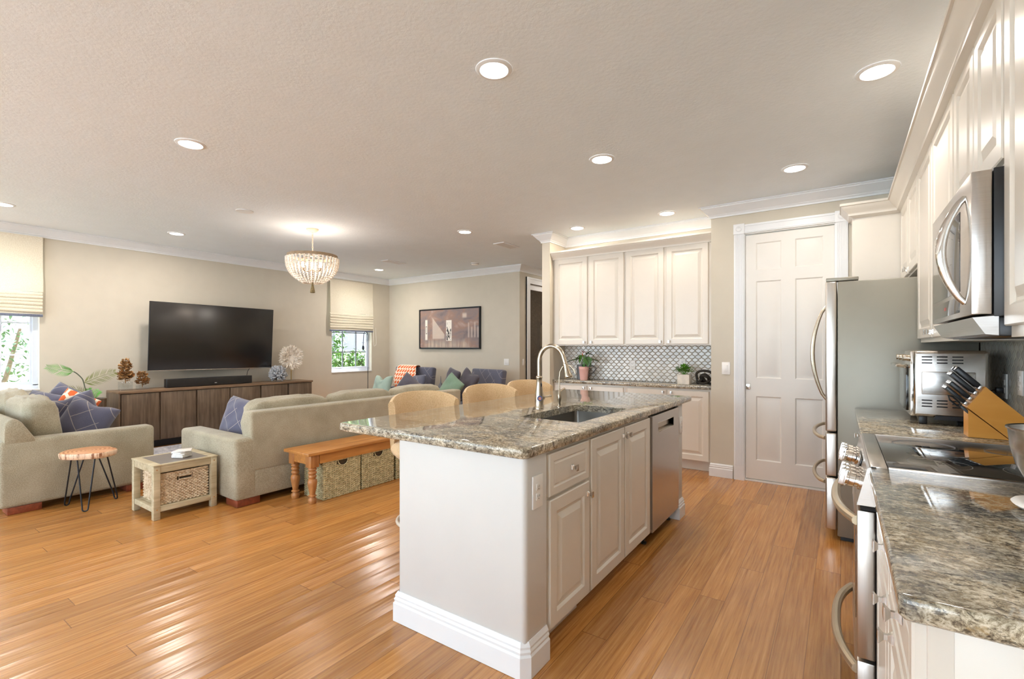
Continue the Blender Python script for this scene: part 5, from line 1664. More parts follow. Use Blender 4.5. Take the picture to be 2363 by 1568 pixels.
for (fx, fy) in ((-5.035, 1.215), (-5.355, 1.175), (-5.235, 1.470)):
    c = Vector((-5.165, 1.27, 0)); f = Vector((fx, fy, 0)); d = (f - c).normalized(); s_ = Vector((-d.y, d.x, 0))
    top = c + d * 0.10
    P = [top + s_ * 0.055 + Vector((0, 0, 0.424)), f + s_ * 0.020 + Vector((0, 0, 0.05)) - d * 0.005, f + s_ * 0.016 + Vector((0, 0, 0.015)), f + Vector((0, 0, 0.0062)), f - s_ * 0.016 + Vector((0, 0, 0.015)), f - s_ * 0.020 + Vector((0, 0, 0.05)) - d * 0.005, top - s_ * 0.055 + Vector((0, 0, 0.424))]
    P = [P[0]] + catmull(P[1:-1], 5, False) + [P[-1]]
    put('leg', MB().tube(P, 0.0055, 8), 'black_metal', t, ang=60)

# ------------------------------------------------------------------ soft shapes
def pillow_mesh(w, h, t_, seed=0, dent=0.0, n=22):
    """square cushion in the local x-z plane, thickness along y, centred"""
    rnd = random.Random(seed)
    ph = [rnd.uniform(0, 6.28) for _ in range(4)]
    m = MB()
    for sg in (1, -1):
        def fn(u, v):
            a = 2 * u - 1; b = 2 * v - 1
            k = (1 - abs(a) ** 3.4) * (1 - abs(b) ** 3.4)
            th = sg * t_ / 2 * max(0, k) ** 0.5
            px = a * w / 2 * (1 - 0.03 * abs(b) ** 6) * (1 - 0.05 * (1 - b * b) * abs(a) ** 2)
            pz = b * h / 2 * (1 - 0.03 * abs(a) ** 6) * (1 - 0.05 * (1 - a * a) * abs(b) ** 2)
            if dent:
                pz -= dent * max(0, b) * math.exp(-(a / 0.38) ** 2)
            th += sg * 0.006 * k * (sin(7 * a + ph[0]) * sin(6 * b + ph[1]) + 0.7 * sin(12 * a * b + ph[2]))
            return (px, th, pz)
        s0 = len(m.f)
        m.grid(fn, n, n)
        if sg > 0:
            for i in range(s0, len(m.f)): m.f[i] = m.f[i][::-1]
    return m
def orient(normal, roll=0.0):
    """rotation taking local -y to normal, with z kept up, then rolled"""
    nrm_ = Vector(normal).normalized()
    y = -nrm_
    up = Vector((0, 0, 1))
    x = y.cross(up).normalized(); z = x.cross(y).normalized()
    R = Matrix((x, y, z)).transposed()
    return (R @ Matrix.Rotation(roll, 3, 'Y')).to_euler()
def pillow(label, c, w, h, t_, nrm_, roll, mat, seed=0, dent=0.0, group=None):
    o = put('throw_pillow', pillow_mesh(w, h, t_, seed, dent), mat, ang=70)
    o.location = c; o.rotation_euler = orient(nrm_, roll)
    return tag(o, label, 'pillow', group)

# ------------------------------------------------------------------ long sofa (back to the bench)
t = thing('sofa', 'long grey-green sofa with its back to the pine bench', 'sofa', (-4.6, 3.35, 0))
put('base', MB().rbox(-5.10, -4.092, 1.955, 4.73, 0.062, 0.30, 0.02, 3), 'sofa', t)
put('arm', MB().rbox(-5.14, -4.090, 1.930, 2.115, 0.060, 0.572, 0.032, 4), 'sofa', t)
put('arm', MB().rbox(-5.14, -4.090, 4.570, 4.755, 0.060, 0.572, 0.032, 4), 'sofa', t)
put('backrest', MB().rbox(-4.245, -4.088, 2.060, 4.755, 0.28, 0.786, 0.022, 4), 'sofa', t)
for k in range(3):
    y0 = 2.118 + k * 0.817
    put('seat_cushion', MB().superell((-4.69, y0 + 0.4065, 0.385), (0.44, 0.404, 0.080), 0.28, 28, 14, 0.004, k), 'sofa', t, ang=70)
    m = MB().superell((0, 0, 0), (0.10, 0.402, 0.215), 0.42, 32, 18, 0.007, k + 5)
    m.xf(Matrix.Translation((-4.335, y0 + 0.4065, 0.655)) @ Matrix.Rotation(0.10, 4, 'Y'))
    put('back_cushion', m, 'sofa', t, ang=70)
for y in (1.955, 4.50):
    for x in (-4.30, -5.10):
        put('foot', MB().rbox(x, x + 0.19, y, y + 0.19, 0.0012, 0.062, 0.004), 'cherry', t)
pillow('blue-grey lattice pillow in the near corner of the long sofa', (-4.72, 2.27, 0.63), 0.44, 0.44, 0.17, (0.15, -1, 0.25), 0.12, 'lattice', 3)
pillow('plum-grey cushion peeking above the far end of the long sofa back', (-4.62, 4.33, 0.735), 0.42, 0.42, 0.15, (0.3, -1, 0.2), 0.6, 'grey_cloth', 5)

# ------------------------------------------------------------------ left sofa (back towards the camera side)
t = thing('sofa', 'grey-green sofa at the left edge, end panel behind the log stool', 'sofa', (-6.4, 1.3, 0))
put('base', MB().rbox(-7.42, -5.42, 0.83, 1.78, 0.062, 0.30, 0.02, 3), 'sofa', t)
put('arm', MB().rbox(-5.575, -5.400, 0.785, 1.815, 0.058, 0.592, 0.034, 4), 'sofa', t)
put('arm', MB().rbox(-7.44, -7.265, 0.815, 1.815, 0.058, 0.592, 0.034, 4), 'sofa', t)
m = MB()
def bk(u, v):
    return (0, 0, 0)
yz = [(0.815, 0.28), (0.815, 0.66), (0.817, 0.70), (0.825, 0.735), (0.845, 0.757), (0.87, 0.762), (0.895, 0.752), (0.915, 0.732), (0.99, 0.60), (1.01, 0.54), (1.02, 0.28)]
ny = len(yz)
for k in range(ny):
    pass
m.add([(xx, y, z) for xx in (-7.44, -7.43, -5.415, -5.402) for y, z in ([(0.5 * (0.9 + y) if False else y + (0.9 - y) * (0.06 if xx in (-7.44, -5.402) else 0), z - (0.008 if (xx in (-7.44, -5.402) and z > 0.3) else 0)) for y, z in yz])],
      [tuple(range(ny)), tuple(3 * ny + k for k in range(ny))[::-1]] + [(j * ny + k, (j + 1) * ny + k, (j + 1) * ny + (k + 1) % ny, j * ny + (k + 1) % ny) for j in range(3) for k in range(ny)])
put('backrest', m, 'sofa', t, ang=60)
for k in range(2):
    x0 = -5.58 - k * 0.845
    put('seat_cushion', MB().superell((x0 - 0.42, 1.385, 0.385), (0.418, 0.40, 0.080), 0.28, 28, 14, 0.004, k + 20), 'sofa', t, ang=70)
    m = MB().superell((0, 0, 0), (0.415, 0.125, 0.225), 0.48, 32, 18, 0.012, k + 25)
    m.xf(Matrix.Translation((x0 - 0.41, 1.085, 0.675)) @ Matrix.Rotation(0.14, 4, 'X'))
    put('back_cushion', m, 'sofa' if k == 0 else 'sofa', t, ang=70)
for y in (0.835, 1.60):
    for x in (-5.60, -7.42):
        put('foot', MB().rbox(x, x + 0.185, y, y + 0.20, 0.0012, 0.060, 0.004), 'cherry', t)
G = 'blue-grey throw pillows on the left sofa'
pillow('navy lattice pillow on the left sofa, nearest the open end of the arm', (-5.86, 1.42, 0.63), 0.40, 0.40, 0.20, (0.9, -0.5, 0.32), 0.42, 'lattice', 11, 0.03, G)
pillow('plum lattice pillow between the green back cushion and the navy one', (-6.06, 1.36, 0.675), 0.42, 0.42, 0.18, (0.9, -0.4, 0.3), -0.30, 'lattice', 12, 0.03, G)
pillow('blue-grey pillow rising highest behind the others on the left sofa', (-6.75, 1.46, 0.70), 0.42, 0.42, 0.18, (0.8, -0.5, 0.3), 0.55, 'lattice', 13, 0.0, G)
pillow('blue-grey pillow just above the green back cushion of the left sofa', (-6.50, 1.27, 0.68), 0.44, 0.42, 0.17, (0.7, -0.5, 0.4), 0.25, 'lattice', 14, 0.0, G)
pillow('orange pillow with white hexagons, partly hidden among the blue pillows', (-6.36, 1.45, 0.72), 0.32, 0.32, 0.13, (0.9, -0.4, 0.3), 0.5, 'hex_big', 15)

# ------------------------------------------------------------------ credenza and what stands on it
CX0, CX1, CY0, CY1 = -7.955, -7.50, 2.150, 4.815
t = thing('credenza', 'long dark rustic wood media credenza with six doors', 'media console', (-7.73, 3.48, 0))
m = MB().box(CX0, CX1 - 0.022, CY0, CY1, 0.095, 0.742)
put('carcass', m, 'walnut', t, smooth=False)
put('side_panel', MB().rbox(CX0, CX1 + 0.003, CY0 - 0.018, CY0, 0.095, 0.742, 0.002), 'walnut', t)
put('top', MB().rbox(CX0, CX1 + 0.008, CY0 - 0.018, CY1 + 0.006, 0.742, 0.770, 0.003), 'walnut_top', t)
ys = [2.152, 2.577, 3.020, 3.468, 3.926, 4.376, 4.810]
for k in range(6):
    put('door', MB().rbox(CX1 - 0.020, CX1, ys[k] + 0.010, ys[k + 1] - 0.010, 0.105, 0.732, 0.0025), 'walnut', t)
put('plinth', MB().box(CX0 + 0.03, CX1 - 0.07, CY0 + 0.05, CY1 - 0.05, 0.001, 0.095), 'black_metal', t, smooth=False)

t = thing('television', 'large flat television mounted on the left wall, screen off', 'television', (-7.78, 3.372, 1.483))
Rt = Matrix.Translation((-7.70, 3.372, 1.483)) @ Matrix.Rotation(radians(3.2), 4, 'Y') @ Matrix.Rotation(radians(-0.35), 4, 'X')
m = MB().rbox(-0.030, 0.0, -0.851, 0.851, -0.476, 0.476, 0.003).xf(Rt)
put('housing', m, 'black_metal', t)
m = MB().rbox(0.0002, 0.0012, -0.846, 0.846, -0.468, 0.471, 0.0004).xf(Rt)
put('screen', m, 'tv_glass', t)
m = MB().rbox(-0.004, 0.002, -0.851, 0.851, -0.479, -0.469, 0.001).xf(Rt)
put('bottom_trim', m, 'pewter', t)
put('wall_mount', MB().rbox(-7.9985, -7.735, 3.22, 3.52, 1.33, 1.63, 0.004), 'black_metal', t)
m = MB().rbox(-0.055, -0.028, -0.55, 0.55, -0.40, 0.10, 0.006).xf(Rt)
put('rear_cover', m, 'black_metal', t)
t = thing('soundbar', 'long black soundbar on the credenza below the television', 'soundbar', (-7.72, 3.30, 0.77))
put('body', MB().rbox(-7.77, -7.675, 2.715, 3.880, 0.7715, 0.893, 0.008, 3), 'plastic_black', t)
put('grille', MB().rbox(-7.676, -7.671, 2.74, 3.875, 0.778, 0.888, 0.002), 'speaker_cloth' if 'speaker_cloth' in M else M.setdefault('speaker_cloth', fabric('speaker_cloth', srgb(48, 44, 40), srgb(30, 28, 26), 300)), t)
put('logo', MB().box(-7.6712, -7.6702, 3.33, 3.36, 0.806, 0.812), 'plastic_white', t, smooth=False)
o = put('power_cord', MB().tube([(-7.76, 3.90, 1.03), (-7.80, 3.87, 0.95), (-7.80, 3.86, 0.89), (-7.795, 3.85, 0.80)], 0.004, 6), 'plastic_black')
tag(o, 'thin dark cable hanging from the television to the soundbar', 'power cord')

def petals(name, label, x, y, z0, z1, w, block, n, seed):
    t = thing(name, label, 'sculpture', (x, y, 0.771), group='petal sculptures on clear blocks')
    bx, bz = block
    put('block', MB().rbox(x - bx, x + bx, y - bx, y + bx, 0.7715, bz, 0.003), 'acrylic', t)
    rnd = random.Random(seed)
    m = MB().tube([(x, y, bz - 0.02), (x + 0.005, y, (z0 + z1) / 2), (x, y, z1 - 0.02)], 0.006, 6)
    for k in range(n):
        f = k / n
        z = z0 + (z1 - z0) * f
        rad = w * (0.55 + 0.45 * abs(sin(f * pi * (2.2 if n > 30 else 1.6)))) * (1.15 - 0.5 * f)
        a = k * 2.4 + rnd.uniform(-0.3, 0.3)
        c = Vector((x + rad * 0.28 * cos(a), y + rad * 0.5 * sin(a), z))
        q = Matrix.Translation(c) @ Matrix.Rotation(a, 4, 'Z') @ Matrix.Rotation(rnd.uniform(-0.5, 0.6), 4, 'Y')
        s0 = len(m.v)
        rr_ = rad * 0.85
        def fn(u, v):
            aa = -1.3 + 2.6 * u
            r = rr_ * (0.15 + 0.85 * v)
            return (r * cos(aa), r * sin(aa) * 1.05, 0.012 * sin(aa * 5 + k) * v + 0.35 * r * v)
        m.grid(fn, 8, 3)
        m.xf(q, s0)
    put('petals', m, 'fungi', t, weld=False, ang=60)
petals('petal_sculpture', 'taller bronze petal stack on a clear block at the left of the credenza', -7.70, 2.262, 0.91, 1.175, 0.072, (0.062, 0.885), 70, 2)
petals('petal_sculpture', 'shorter bronze petal stack on a low clear block, right of the taller one', -7.70, 2.446, 0.845, 1.015, 0.064, (0.058, 0.823), 42, 6)

t = thing('coral_sculpture', 'round grey coral sculpture beside the white feather disc', 'sculpture', (-7.65, 4.29, 0.77))
put('stand', MB().lathe([(0.055, 0.7715), (0.055, 0.781), (0.0, 0.781)], c=(-7.65, 4.29, 0), n=24), 'acrylic', t)
m = MB(); rnd = random.Random(5)
c = Vector((-7.65, 4.29, 0.90))
for k in range(170):
    z = rnd.uniform(-0.85, 1); a = rnd.uniform(0, 2 * pi)
    r = math.sqrt(max(0, 1 - z * z))
    d = Vector((r * cos(a), r * sin(a), z))
    up = Vector((0, 0, 1)) * 0.5
    L = rnd.uniform(0.115, 0.145)
    p0 = c + d * 0.03; p1 = c + d * L * 0.6 + Vector((0, 0, -0.01)); p2 = c + (d + up * 0.3).normalized() * L
    m.tube([p0, p1, p2, p2 + (d + up).normalized() * 0.008], [0.012, 0.012, 0.015, 0.006], 6)
put('branches', m, 'coral', t, weld=False, ang=60)

t = thing('feather_disc', 'fluffy white feather disc on a brass rod at the right of the credenza', 'sculpture', (-7.75, 4.575, 0.77))
put('base', MB().rbox(-7.80, -7.70, 4.52, 4.63, 0.7715, 0.785, 0.002), 'acrylic', t)
put('rod', MB().tube([(-7.75, 4.575, 0.782), (-7.75, 4.575, 1.10)], 0.007, 10), 'gold', t)
m = MB(); rnd = random.Random(9)
for k in range(1000):
    a = rnd.uniform(0, 2 * pi); r0 = 0.15 * rnd.random() ** 0.6
    L = rnd.uniform(0.05, 0.085)
    nx = rnd.uniform(-0.03, 0.035)
    a2 = a + rnd.uniform(-0.6, 0.6)
    p0 = Vector((-7.75 + nx * 0.6, 4.575 + r0 * cos(a), 1.165 + r0 * sin(a)))
    p1 = p0 + Vector((nx * 0.9, L * cos(a2), L * sin(a2)))
    leaf(m, p0, p1, rnd.uniform(0.010, 0.016), up=(1, rnd.uniform(-1, 1), rnd.uniform(-1, 1)), curve=rnd.uniform(-0.4, 0.4), n=4)
m.superell((-7.75, 4.575, 1.165), (0.030, 0.185, 0.185), 1, 20, 12, 0.01, 4)
put('feathers', m, 'feather', t, weld=False, ang=70)

# palm in a tall planter between sofa and credenza
t = thing('potted_palm', 'sparse palm with two arching fronds behind the left sofa pillows', 'potted plant', (-7.62, 1.93, 0))
put('pot', MB().lathe([(0.085, 0.0015), (0.10, 0.30), (0.115, 0.685), (0.118, 0.70), (0.108, 0.70), (0.10, 0.67), (0.0, 0.67)], c=(-7.62, 1.93, 0), n=28), 'walnut', t, ang=40)
put('soil', MB().lathe([(0.099, 0.672), (0.0, 0.68)], c=(-7.62, 1.93, 0), n=18, caps=False), 'soil', t)
X = -7.60
put('stem', MB().tube(catmull([(X, 1.90, 0.67), (X, 1.865, 0.74), (X, 1.835, 0.83), (X, 1.822, 0.90), (X, 1.805, 0.955), (X, 1.76, 1.015), (X, 1.728, 1.043)], 5, False), 0.006, 8), 'stem', t, ang=60)
def frond(name, P, L, mat, n=26, droop=0.3, spread=1.0):
    m = MB()
    pts = catmull(P, 8, False)
    m.tube(pts, [0.005 * (1 - 0.8 * i / len(pts)) for i in range(len(pts))], 6)
    for k in range(n):
        f = (k + 1) / (n + 1)
        i = int(f * (len(pts) - 2))
        p = pts[i]; d = (pts[i + 1] - pts[i]).normalized()
        s = d.cross(Vector((1, 0, 0))).normalized()
        for sg in (1, -1):
            l = L * (0.55 + 0.45 * sin(pi * min(1, f * 1.15))) * (1.0 - 0.35 * f)
            tip = p + (d * 0.75 + s * sg * spread * 0.75).normalized() * l + Vector((0.02 * sg, 0, -droop * l * 0.5))
            leaf(m, p, tip, 0.0030, up=(1, 0, 0), curve=0.05, n=3)
    put(name, m, mat, t, weld=False, ang=60)
frond('frond', [(X, 1.822, 0.90), (X, 1.88, 0.925), (X, 1.97, 0.97), (X, 2.08, 1.01), (X - 0.02, 2.14, 1.025)], 0.15, 'palm_olive', 24, 0.15)
frond('frond', [(X, 1.728, 1.043), (X + 0.02, 1.66, 1.055), (X + 0.03, 1.56, 1.088), (X + 0.03, 1.47, 1.115)], 0.12, 'palm_green', 20, 0.2)
frond('frond', [(X, 1.90, 0.70), (X + 0.03, 1.80, 0.80), (X + 0.03, 1.68, 0.84), (X + 0.02, 1.55, 0.83)], 0.10, 'palm_olive', 18, 0.3)
frond('frond', [(X, 1.91, 0.70), (X, 1.93, 0.76), (X, 1.97, 0.80)], 0.09, 'palm_green', 14, 0.2)
frond('frond', [(X, 1.90, 0.70), (X, 1.87, 0.79), (X, 1.86, 0.83)], 0.08, 'palm_green', 12, 0.2)

# rug
o = put('area_rug', MB().rbox(-7.44, -5.25, 2.05, 5.2, 0.001, 0.012, 0.003), 'rug')
tag(o, 'blue and white patterned rug seen between the two sofas', 'rug')

# ------------------------------------------------------------------ roman shades
def shade(label, y0, y1, zt, zfold, zb, x=-7.965):
    t = thing('roman_shade', label, 'window blind', (x, (y0 + y1) / 2, zb), group='roman shades')
    def panel(u, v):
        z = zt + (zfold - zt) * v
        return (x + 0.020 + 0.012 * v + 0.006 * sin(u * 5 + v * 3) * v + 0.004 * sin(9 * u * v), y0 + (y1 - y0) * u, z)
    m = MB().grid(panel, 20, 12)
    put('cloth', m, 'blind', t, ang=60)
    put('headrail', MB().rbox(x - 0.03, x + 0.02, y0, y1, zt - 0.04, zt, 0.003), 'blind', t)
    m = MB()
    n = 6
    zz = zfold + 0.02
    H = (zfold - zb - 0.035) / n * 0.92
    for k in range(n):
        zc = zfold - 0.005 - k * H
        dep = 0.036 + 0.006 * (k % 2)
        e = 0.012
        def fold(u, v, zc=zc, dep=dep):
            a = pi * (v - 0.5)
            return (x + 0.012 + dep * cos(a) * (1 + 0.05 * sin(7 * u + k)), y0 - e + (y1 - y0 + e * 0.5) * u, zc - H * 0.5 + H * 0.66 * sin(a) * -1 + 0.004 * sin(6 * u + k))
        m.grid(fold, 16, 6)
    def low(u, v):
        z = zfold - 0.005 - n * H + 0.02 + (zb + 0.03 - (zfold - n * H + 0.015)) * v
        return (x + 0.034 + 0.004 * sin(5 * u), y0 - 0.010 + (y1 - y0 + 0.006) * u, z)
    m.grid(low, 16, 3)
    put('folds', m, 'blind', t, ang=50)
    put('border', MB().rbox(x + 0.022, x + 0.042, y0 - 0.012, y1 - 0.002, zb, zb + 0.032, 0.004), 'blind_band', t)
    m = MB()
    loop = [(x + 0.03, y1 + 0.005, zfold), (x + 0.03, y1 + 0.01, zb + 0.05), (x + 0.03, y1 + 0.015, zb - 0.22), (x + 0.03, y1 + 0.05, zb - 0.27), (x + 0.03, y1 + 0.085, zb - 0.22), (x + 0.03, y1 + 0.07, zb + 0.1), (x + 0.03, y1 + 0.02, zfold)]
    return t, loop
t, lp_ = shade('cream roman shade half raised over the far window by the painting wall', 5.465, 6.46, 2.635, 2.0, 1.645)
put('cord', MB().tube(catmull([lp_[0], lp_[2], lp_[3], lp_[4], lp_[5]], 5, False), 0.0022, 6), 'plastic_white', t, ang=60)
shade('cream roman shade half raised over the window at the left edge', 0.52, 1.525, 2.665, 2.0, 1.70)

# floor lamp
t = thing('floor_lamp', 'thin black arc floor lamp with a bare bulb before the far window', 'floor lamp', (-7.50, 5.985, 0))
put('base', MB().lathe([(0.12, 0.001), (0.12, 0.018), (0.02, 0.026), (0.0, 0.026)], c=(-7.50, 5.985, 0), n=30), 'black_metal', t)
arc = [(-7.50, 5.985, 0.02), (-7.50, 5.985, 1.50)]
for k in range(11):
    a = pi * k / 10
    arc.append((-7.50, 5.935 + 0.05 * cos(a), 1.55 + 0.09 * sin(a)))
arc += [(-7.50, 5.878, 1.45), (-7.50, 5.874, 1.36)]
put('pole', MB().tube(arc, 0.006, 8), 'black_metal', t, ang=60)
put('shade_ring', MB().lathe([(0.028, 1.425), (0.030, 1.428), (0.004, 1.432)], c=(-7.50, 5.876, 0), n=20, caps=False), 'black_metal', t)
put('socket', MB().lathe([(0.006, 1.37), (0.016, 1.365), (0.018, 1.33), (0.024, 1.325), (0.024, 1.318), (0.015, 1.31), (0.014, 1.285), (0.0, 1.285)], c=(-7.50, 5.874, 0), n=16), 'black_metal', t)
put('bulb', MB().superell((-7.50, 5.874, 1.262), (0.021, 0.021, 0.030), 1, 16, 10), 'acrylic', t, ang=70)

# painting
t = thing('framed_painting', 'wide abstract painting in a thin black frame on the far wall', 'painting', (-6.271, 6.925, 1.305))
m = MB()
PX0, PX1, PZ0, PZ1 = -7.057, -5.485, 1.305, 2.100
m.rbox(PX0, PX1, 6.905, 6.9485, PZ0, PZ0 + 0.022, 0.002).rbox(PX0, PX1, 6.905, 6.9485, PZ1 - 0.022, PZ1, 0.002)
m.rbox(PX0, PX0 + 0.022, 6.905, 6.9485, PZ0 + 0.022, PZ1 - 0.022, 0.002).rbox(PX1 - 0.022, PX1, 6.905, 6.9485, PZ0 + 0.022, PZ1 - 0.022, 0.002)
put('frame', m, 'black_metal', t)
put('canvas', MB().box(PX0 + 0.028, PX1 - 0.028, 6.915, 6.94, PZ0 + 0.028, PZ1 - 0.028), 'art', t, smooth=False)

# ------------------------------------------------------------------ armchairs by the far wall
def armchair(label, loc, rz, w=0.88):
    t = thing('armchair', label, 'armchair', loc, rz, group='blue-grey armchairs')
    # local: faces -y
    put('seat', MB().rbox(-w / 2 + 0.09, w / 2 - 0.09, -0.42, 0.28, 0.16, 0.42, 0.03, 3), 'lattice_chair', t, world=False)
    m = MB().rbox(-w / 2 + 0.01, w / 2 - 0.01, 0, 0.13, 0, 0.62, 0.035, 4)
    m.xf(Matrix.Translation((0, 0.22, 0.36)) @ Matrix.Rotation(radians(-9), 4, 'X'))
    put('backrest', m, 'lattice_chair', t, world=False)
    for s in (-1, 1):
        a, b = sorted((s * w / 2, s * (w / 2 - 0.085)))
        put('arm', MB().rbox(a, b, -0.46, 0.26, 0.16, 0.585, 0.025, 3), 'lattice_chair', t, world=False)
    for sx in (-1, 1):
        for sy in (-0.40, 0.28):
            put('leg', MB().lathe([(0.012, 0.001), (0.022, 0.16)], c=(sx * (w / 2 - 0.06), sy, 0), n=10), 'cherry', t, world=False)
    return t
armchair('blue-grey armchair with the orange throw, left of the side table', (-6.66, 6.08, 0), radians(4), 0.96)
armchair('blue-grey armchair without a throw, in front of the light switch', (-5.03, 6.12, 0), radians(-12), 0.82)
pillow('mint pillow with a dented top on the left armchair', (-6.72, 5.68, 0.665), 0.40, 0.36, 0.15, (0.1, -1, 0.35), 0.0, 'mint', 21, 0.09)
pillow('grey-blue pillow behind the throw on the left armchair', (-6.24, 6.08, 0.66), 0.36, 0.38, 0.12, (-0.1, -1, 0.3), -0.1, 'lattice_chair', 22)
pillow('green pillow standing on its corner on the right armchair', (-5.03, 5.62, 0.70), 0.38, 0.38, 0.14, (0.0, -1, 0.3), 0.55, 'mint_dark', 23)
pillow('dark plum pillow leaning on the right armchair back', (-4.96, 5.93, 0.76), 0.42, 0.42, 0.15, (-0.2, -1, 0.3), 0.35, 'grey_cloth', 24, 0.05)
pillow('dark grey pillow at the left side of the right armchair', (-5.30, 5.95, 0.80), 0.36, 0.36, 0.14, (-0.3, -1, 0.2), 0.2, 'grey_cloth', 25)
# throw blanket over the left chair back
def throw(u, v):
    # u across, v from behind the back over the top and down the front
    lx = -0.30 + 0.42 * u + 0.26 * max(0, v - 0.25) + 0.015 * sin(9 * v + 3 * u)
    if v < 0.2: y = 0.42 - 0.02; z = 0.80 + (0.985 - 0.80) * (v / 0.2)
    elif v < 0.32: f = (v - 0.2) / 0.12; y = 0.40 - 0.155 * f; z = 0.985 + 0.012 * sin(pi * f)
    else: f = (v - 0.32) / 0.68; y = 0.245 - 0.27 * f ** 0.7 - 0.10 * sin(pi * f) * f; z = 0.985 - 0.42 * f
    y -= 0.012 * sin(6 * u + 8 * v)
    return (lx + 0.12 * u * v, y, z)
m = MB().grid(throw, 14, 26)
o = put('throw_blanket', m, 'hex', ang=70)
o.location = (-6.66, 6.055, 0.0); o.rotation_euler = (0, 0, radians(4))
sm = o.modifiers.new('thickness', 'SOLIDIFY'); sm.thickness = 0.008
tag(o, 'orange and white hexagon throw draped over the left armchair', 'blanket')
t = thing('side_table', 'low dark side table between the two armchairs', 'side table', (-5.72, 6.25, 0))
put('tabletop', MB().rbox(-5.90, -5.52, 6.05, 6.45, 0.575, 0.60, 0.004), 'black_metal', t)
for x in (-5.88, -5.56):
    for y in (6.07, 6.41):
        put('leg', MB().box(x, x + 0.02, y, y + 0.02, 0.001, 0.575), 'black_metal', t, smooth=False)
o = put('bottle_vase', MB().lathe([(0.045, 0.601), (0.048, 0.62), (0.035, 0.68), (0.010, 0.72), (0.005, 0.80), (0.004, 0.83), (0.0, 0.83)], c=(-5.80, 6.2, 0), n=20), 'grey_can', ang=50)
tag(o, 'small grey pointed bottle vase on the side table', 'vase')

# ------------------------------------------------------------------ chandelier
CHX, CHY = -5.31, 3.41
t = thing('chandelier', 'beaded bowl chandelier with brown tassel over the living area', 'chandelier', (CHX, CHY, CEIL))
put('canopy', MB().lathe([(0.072, CEIL - 0.0008), (0.070, CEIL - 0.012), (0.045, CEIL - 0.036), (0.012, CEIL - 0.042), (0.0, CEIL - 0.042)], c=(CHX, CHY, 0), n=28), 'canopy_cream', t, ang=40)
m = MB()
z = CEIL - 0.045; k = 0
while z > 2.475:
    pts = []
    for q in range(12):
        a = 2 * pi * q / 12
        if k % 2: pts.append((CHX + 0.007 * cos(a), CHY, z - 0.016 + 0.018 * sin(a)))
        else: pts.append((CHX, CHY + 0.007 * cos(a), z - 0.016 + 0.018 * sin(a)))
    m.tube(pts, 0.0022, 5, closed=True)
    z -= 0.027; k += 1
put('chain', m, 'canopy_cream', t, ang=60)
RT = 0.288
m = MB().lathe([(RT - 0.006, 2.425), (RT, 2.425), (RT, 2.460), (RT - 0.006, 2.460), (RT - 0.006, 2.425)], c=(CHX, CHY, 0), n=64, caps=False)
for a in (0, pi / 2):
    m.tube([(CHX - (RT - 0.004) * cos(a), CHY - (RT - 0.004) * sin(a), 2.45), (CHX + (RT - 0.004) * cos(a), CHY + (RT - 0.004) * sin(a), 2.45)], 0.005, 6)
put('top_ring', m, 'distressed', t, ang=30)
put('centre_rod', MB().tube([(CHX, CHY, 2.475), (CHX, CHY, 2.12)], 0.006, 8), 'distressed', t)
put('bottom_ring', MB().lathe([(0.098, 2.118), (0.102, 2.118), (0.102, 2.126), (0.098, 2.126), (0.098, 2.118)], c=(CHX, CHY, 0), n=36, caps=False), 'distressed', t)
put('tassel', MB().lathe([(0.004, 2.135), (0.012, 2.125), (0.010, 2.11), (0.020, 2.06), (0.030, 2.005), (0.022, 2.0), (0.0, 2.0)], c=(CHX, CHY, 0), n=14), 'tassel', t, ang=20)
def bead(m, c, r):
    m.lathe([(0.0, -r), (r * 0.7, -r * 0.7), (r, 0), (r * 0.7, r * 0.7), (0.0, r)], c=c, n=8, caps=False)
m = MB()
prof = []
nb = 15
for i in range(nb):
    f = i / (nb - 1)
    a = f * pi / 2 * 0.98
    r = 0.296 * (1 - 0.60 * f ** 2.8)
    prof.append((r, 2.412 - 0.285 * sin(a) ** 1.05 if False else 2.412 - 0.29 * f))
for i, (r, z) in enumerate(prof):
    bead(m, (r, 0, z), 0.0150 - 0.0066 * (i / nb))
s0 = put('bead_strand', m, 'beads', t, world=False, ang=80)
s0.location = (0, 0, -CEIL)
NS = 36
for k in range(1, NS):
    c = s0.copy(); COL.objects.link(c); c.parent = t
    c.location = (0, 0, -CEIL); c.rotation_euler = (0, 0, 2 * pi * k / NS)
for k in range(3):
    a = 2 * pi * k / 3 + 0.35
    bx_, by_ = CHX + 0.11 * cos(a), CHY + 0.11 * sin(a)
    put('bulb_socket', MB().tube([(CHX + 0.01 * cos(a), CHY + 0.01 * sin(a), 2.28), (CHX + 0.06 * cos(a), CHY + 0.06 * sin(a), 2.255), (bx_, by_, 2.27), (bx_, by_, 2.30)], [0.006, 0.006, 0.010, 0.012], 8), 'distressed', t)
    put('bulb', MB().superell((bx_, by_, 2.335), (0.028, 0.028, 0.034), 1, 14, 9), 'bulb', t, ang=80)
    d = bpy.data.lights.new('chandelier_bulb', 'POINT'); d.energy = 2.6; d.color = (1.0, 0.85, 0.72); d.shadow_soft_size = 0.03
    L = bpy.data.objects.new('chandelier_bulb', d); COL.objects.link(L); L.parent = t; L.location = (0.11 * cos(a), 0.11 * sin(a), 2.39 - CEIL)

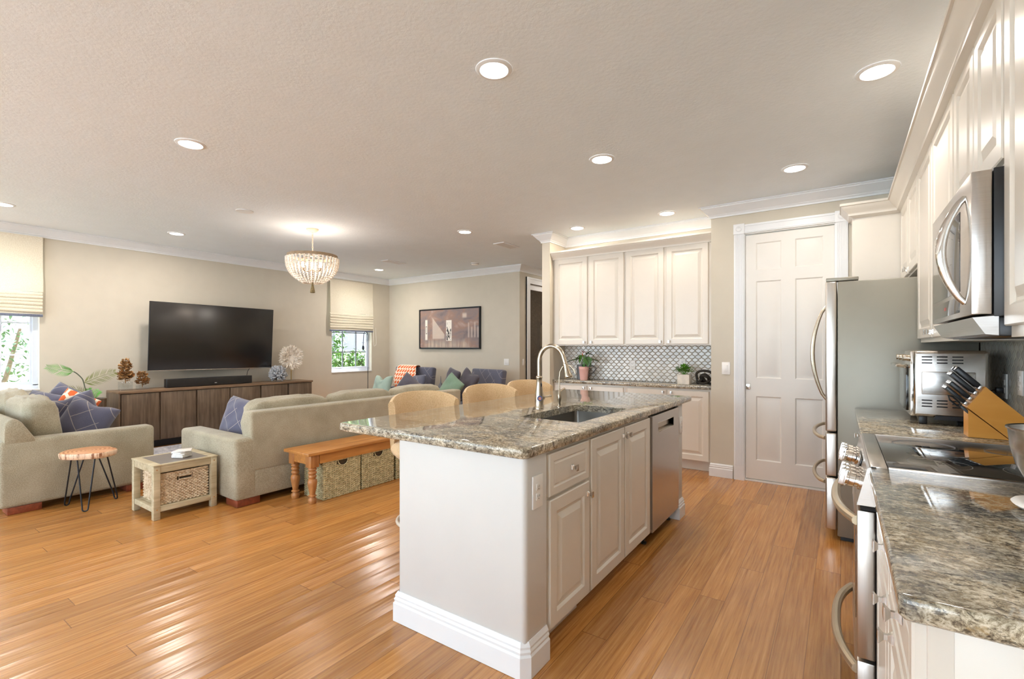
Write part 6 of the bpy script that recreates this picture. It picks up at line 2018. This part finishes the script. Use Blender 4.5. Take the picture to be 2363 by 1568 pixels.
# ------------------------------------------------------------------ outside the windows
m = MB().box(-30, -8.25, -12, 24, -0.25, -0.15)
o = struct('ground_outside', m, 'grass', smooth=False)
struct('bounce_patio_outside', MB().box(-8.25, 8, -14, -3.5, -0.25, -0.12), 'bounce_patio', smooth=False)  # unseen pale ground added to bounce sunlight up to the ceiling
t = thing('neighbouring_house', 'pale neighbouring house wall with white corner trim outside the far window', 'house', (-12.5, 10.5, -0.15))
put('wall', MB().box(-12.7, -12.5, 6.5, 13.0, -0.149, 5.0), 'outside_wall', t, smooth=False)
m = MB()
for y in (7.2, 8.75, 10.6): m.box(-12.5, -12.44, y, y + 0.28, -0.149, 5.0)
put('corner_trim', m, 'outside_white', t, smooth=False)
o = put('fence', MB().box(-11.6, -11.5, -6.0, 5.6, -0.149, 3.4), 'outside_white', smooth=False)
tag(o, 'white boundary fence outside the left window', 'fence')
def leafcloud(name, label, cat, c, r, n, mat, lw, seed, trunk=None):
    t = thing(name, label, cat, (c[0], c[1], -0.15))
    rnd = random.Random(seed)
    m = MB()
    for k in range(n):
        a = rnd.uniform(0, 2 * pi); z = rnd.uniform(-1, 1); q = math.sqrt(1 - z * z); rr_ = rnd.uniform(0.5, 1.0)
        p = Vector((c[0] + r[0] * q * cos(a) * rr_, c[1] + r[1] * q * sin(a) * rr_, c[2] + r[2] * z * rr_))
        d = Vector((rnd.uniform(-1, 1), rnd.uniform(-1, 1), rnd.uniform(-0.8, 0.6))).normalized() * lw * rnd.uniform(1.6, 3.4)
        leaf(m, p, p + d, lw * 0.6, n=3)
    put('foliage', m, mat, t, weld=False, smooth=False)
    if trunk:
        m = MB()
        for P in trunk: m.tube(P, [0.035, 0.028, 0.018][:len(P)], 6)
        put('trunk', m, 'bark', t)
    return t
leafcloud('hedge', 'clipped green hedge outside the far window', 'hedge', (-9.7, 7.5, 0.57), (0.5, 1.7, 0.72), 7000, 'hedge_leaf', 0.045, 1)
leafcloud('shrub', 'tall leafy shrub at the left side of the far window', 'shrub', (-10.9, 7.45, 1.6), (0.4, 0.45, 1.75), 1500, 'hedge_leaf', 0.05, 2)
leafcloud('shrub', 'pale grey-green shrub with twisting stems outside the left window', 'shrub', (-9.5, 1.25, 1.0), (0.5, 0.75, 1.15), 1100, 'shrub_leaf', 0.035, 3,
          trunk=[[(-9.5, 1.1, -0.15), (-9.45, 1.25, 0.6), (-9.5, 1.15, 1.5)], [(-9.5, 1.15, 0.1), (-9.5, 1.45, 0.9), (-9.55, 1.6, 1.6)], [(-9.5, 1.0, 0.2), (-9.5, 0.9, 0.9), (-9.4, 1.2, 1.7)]])
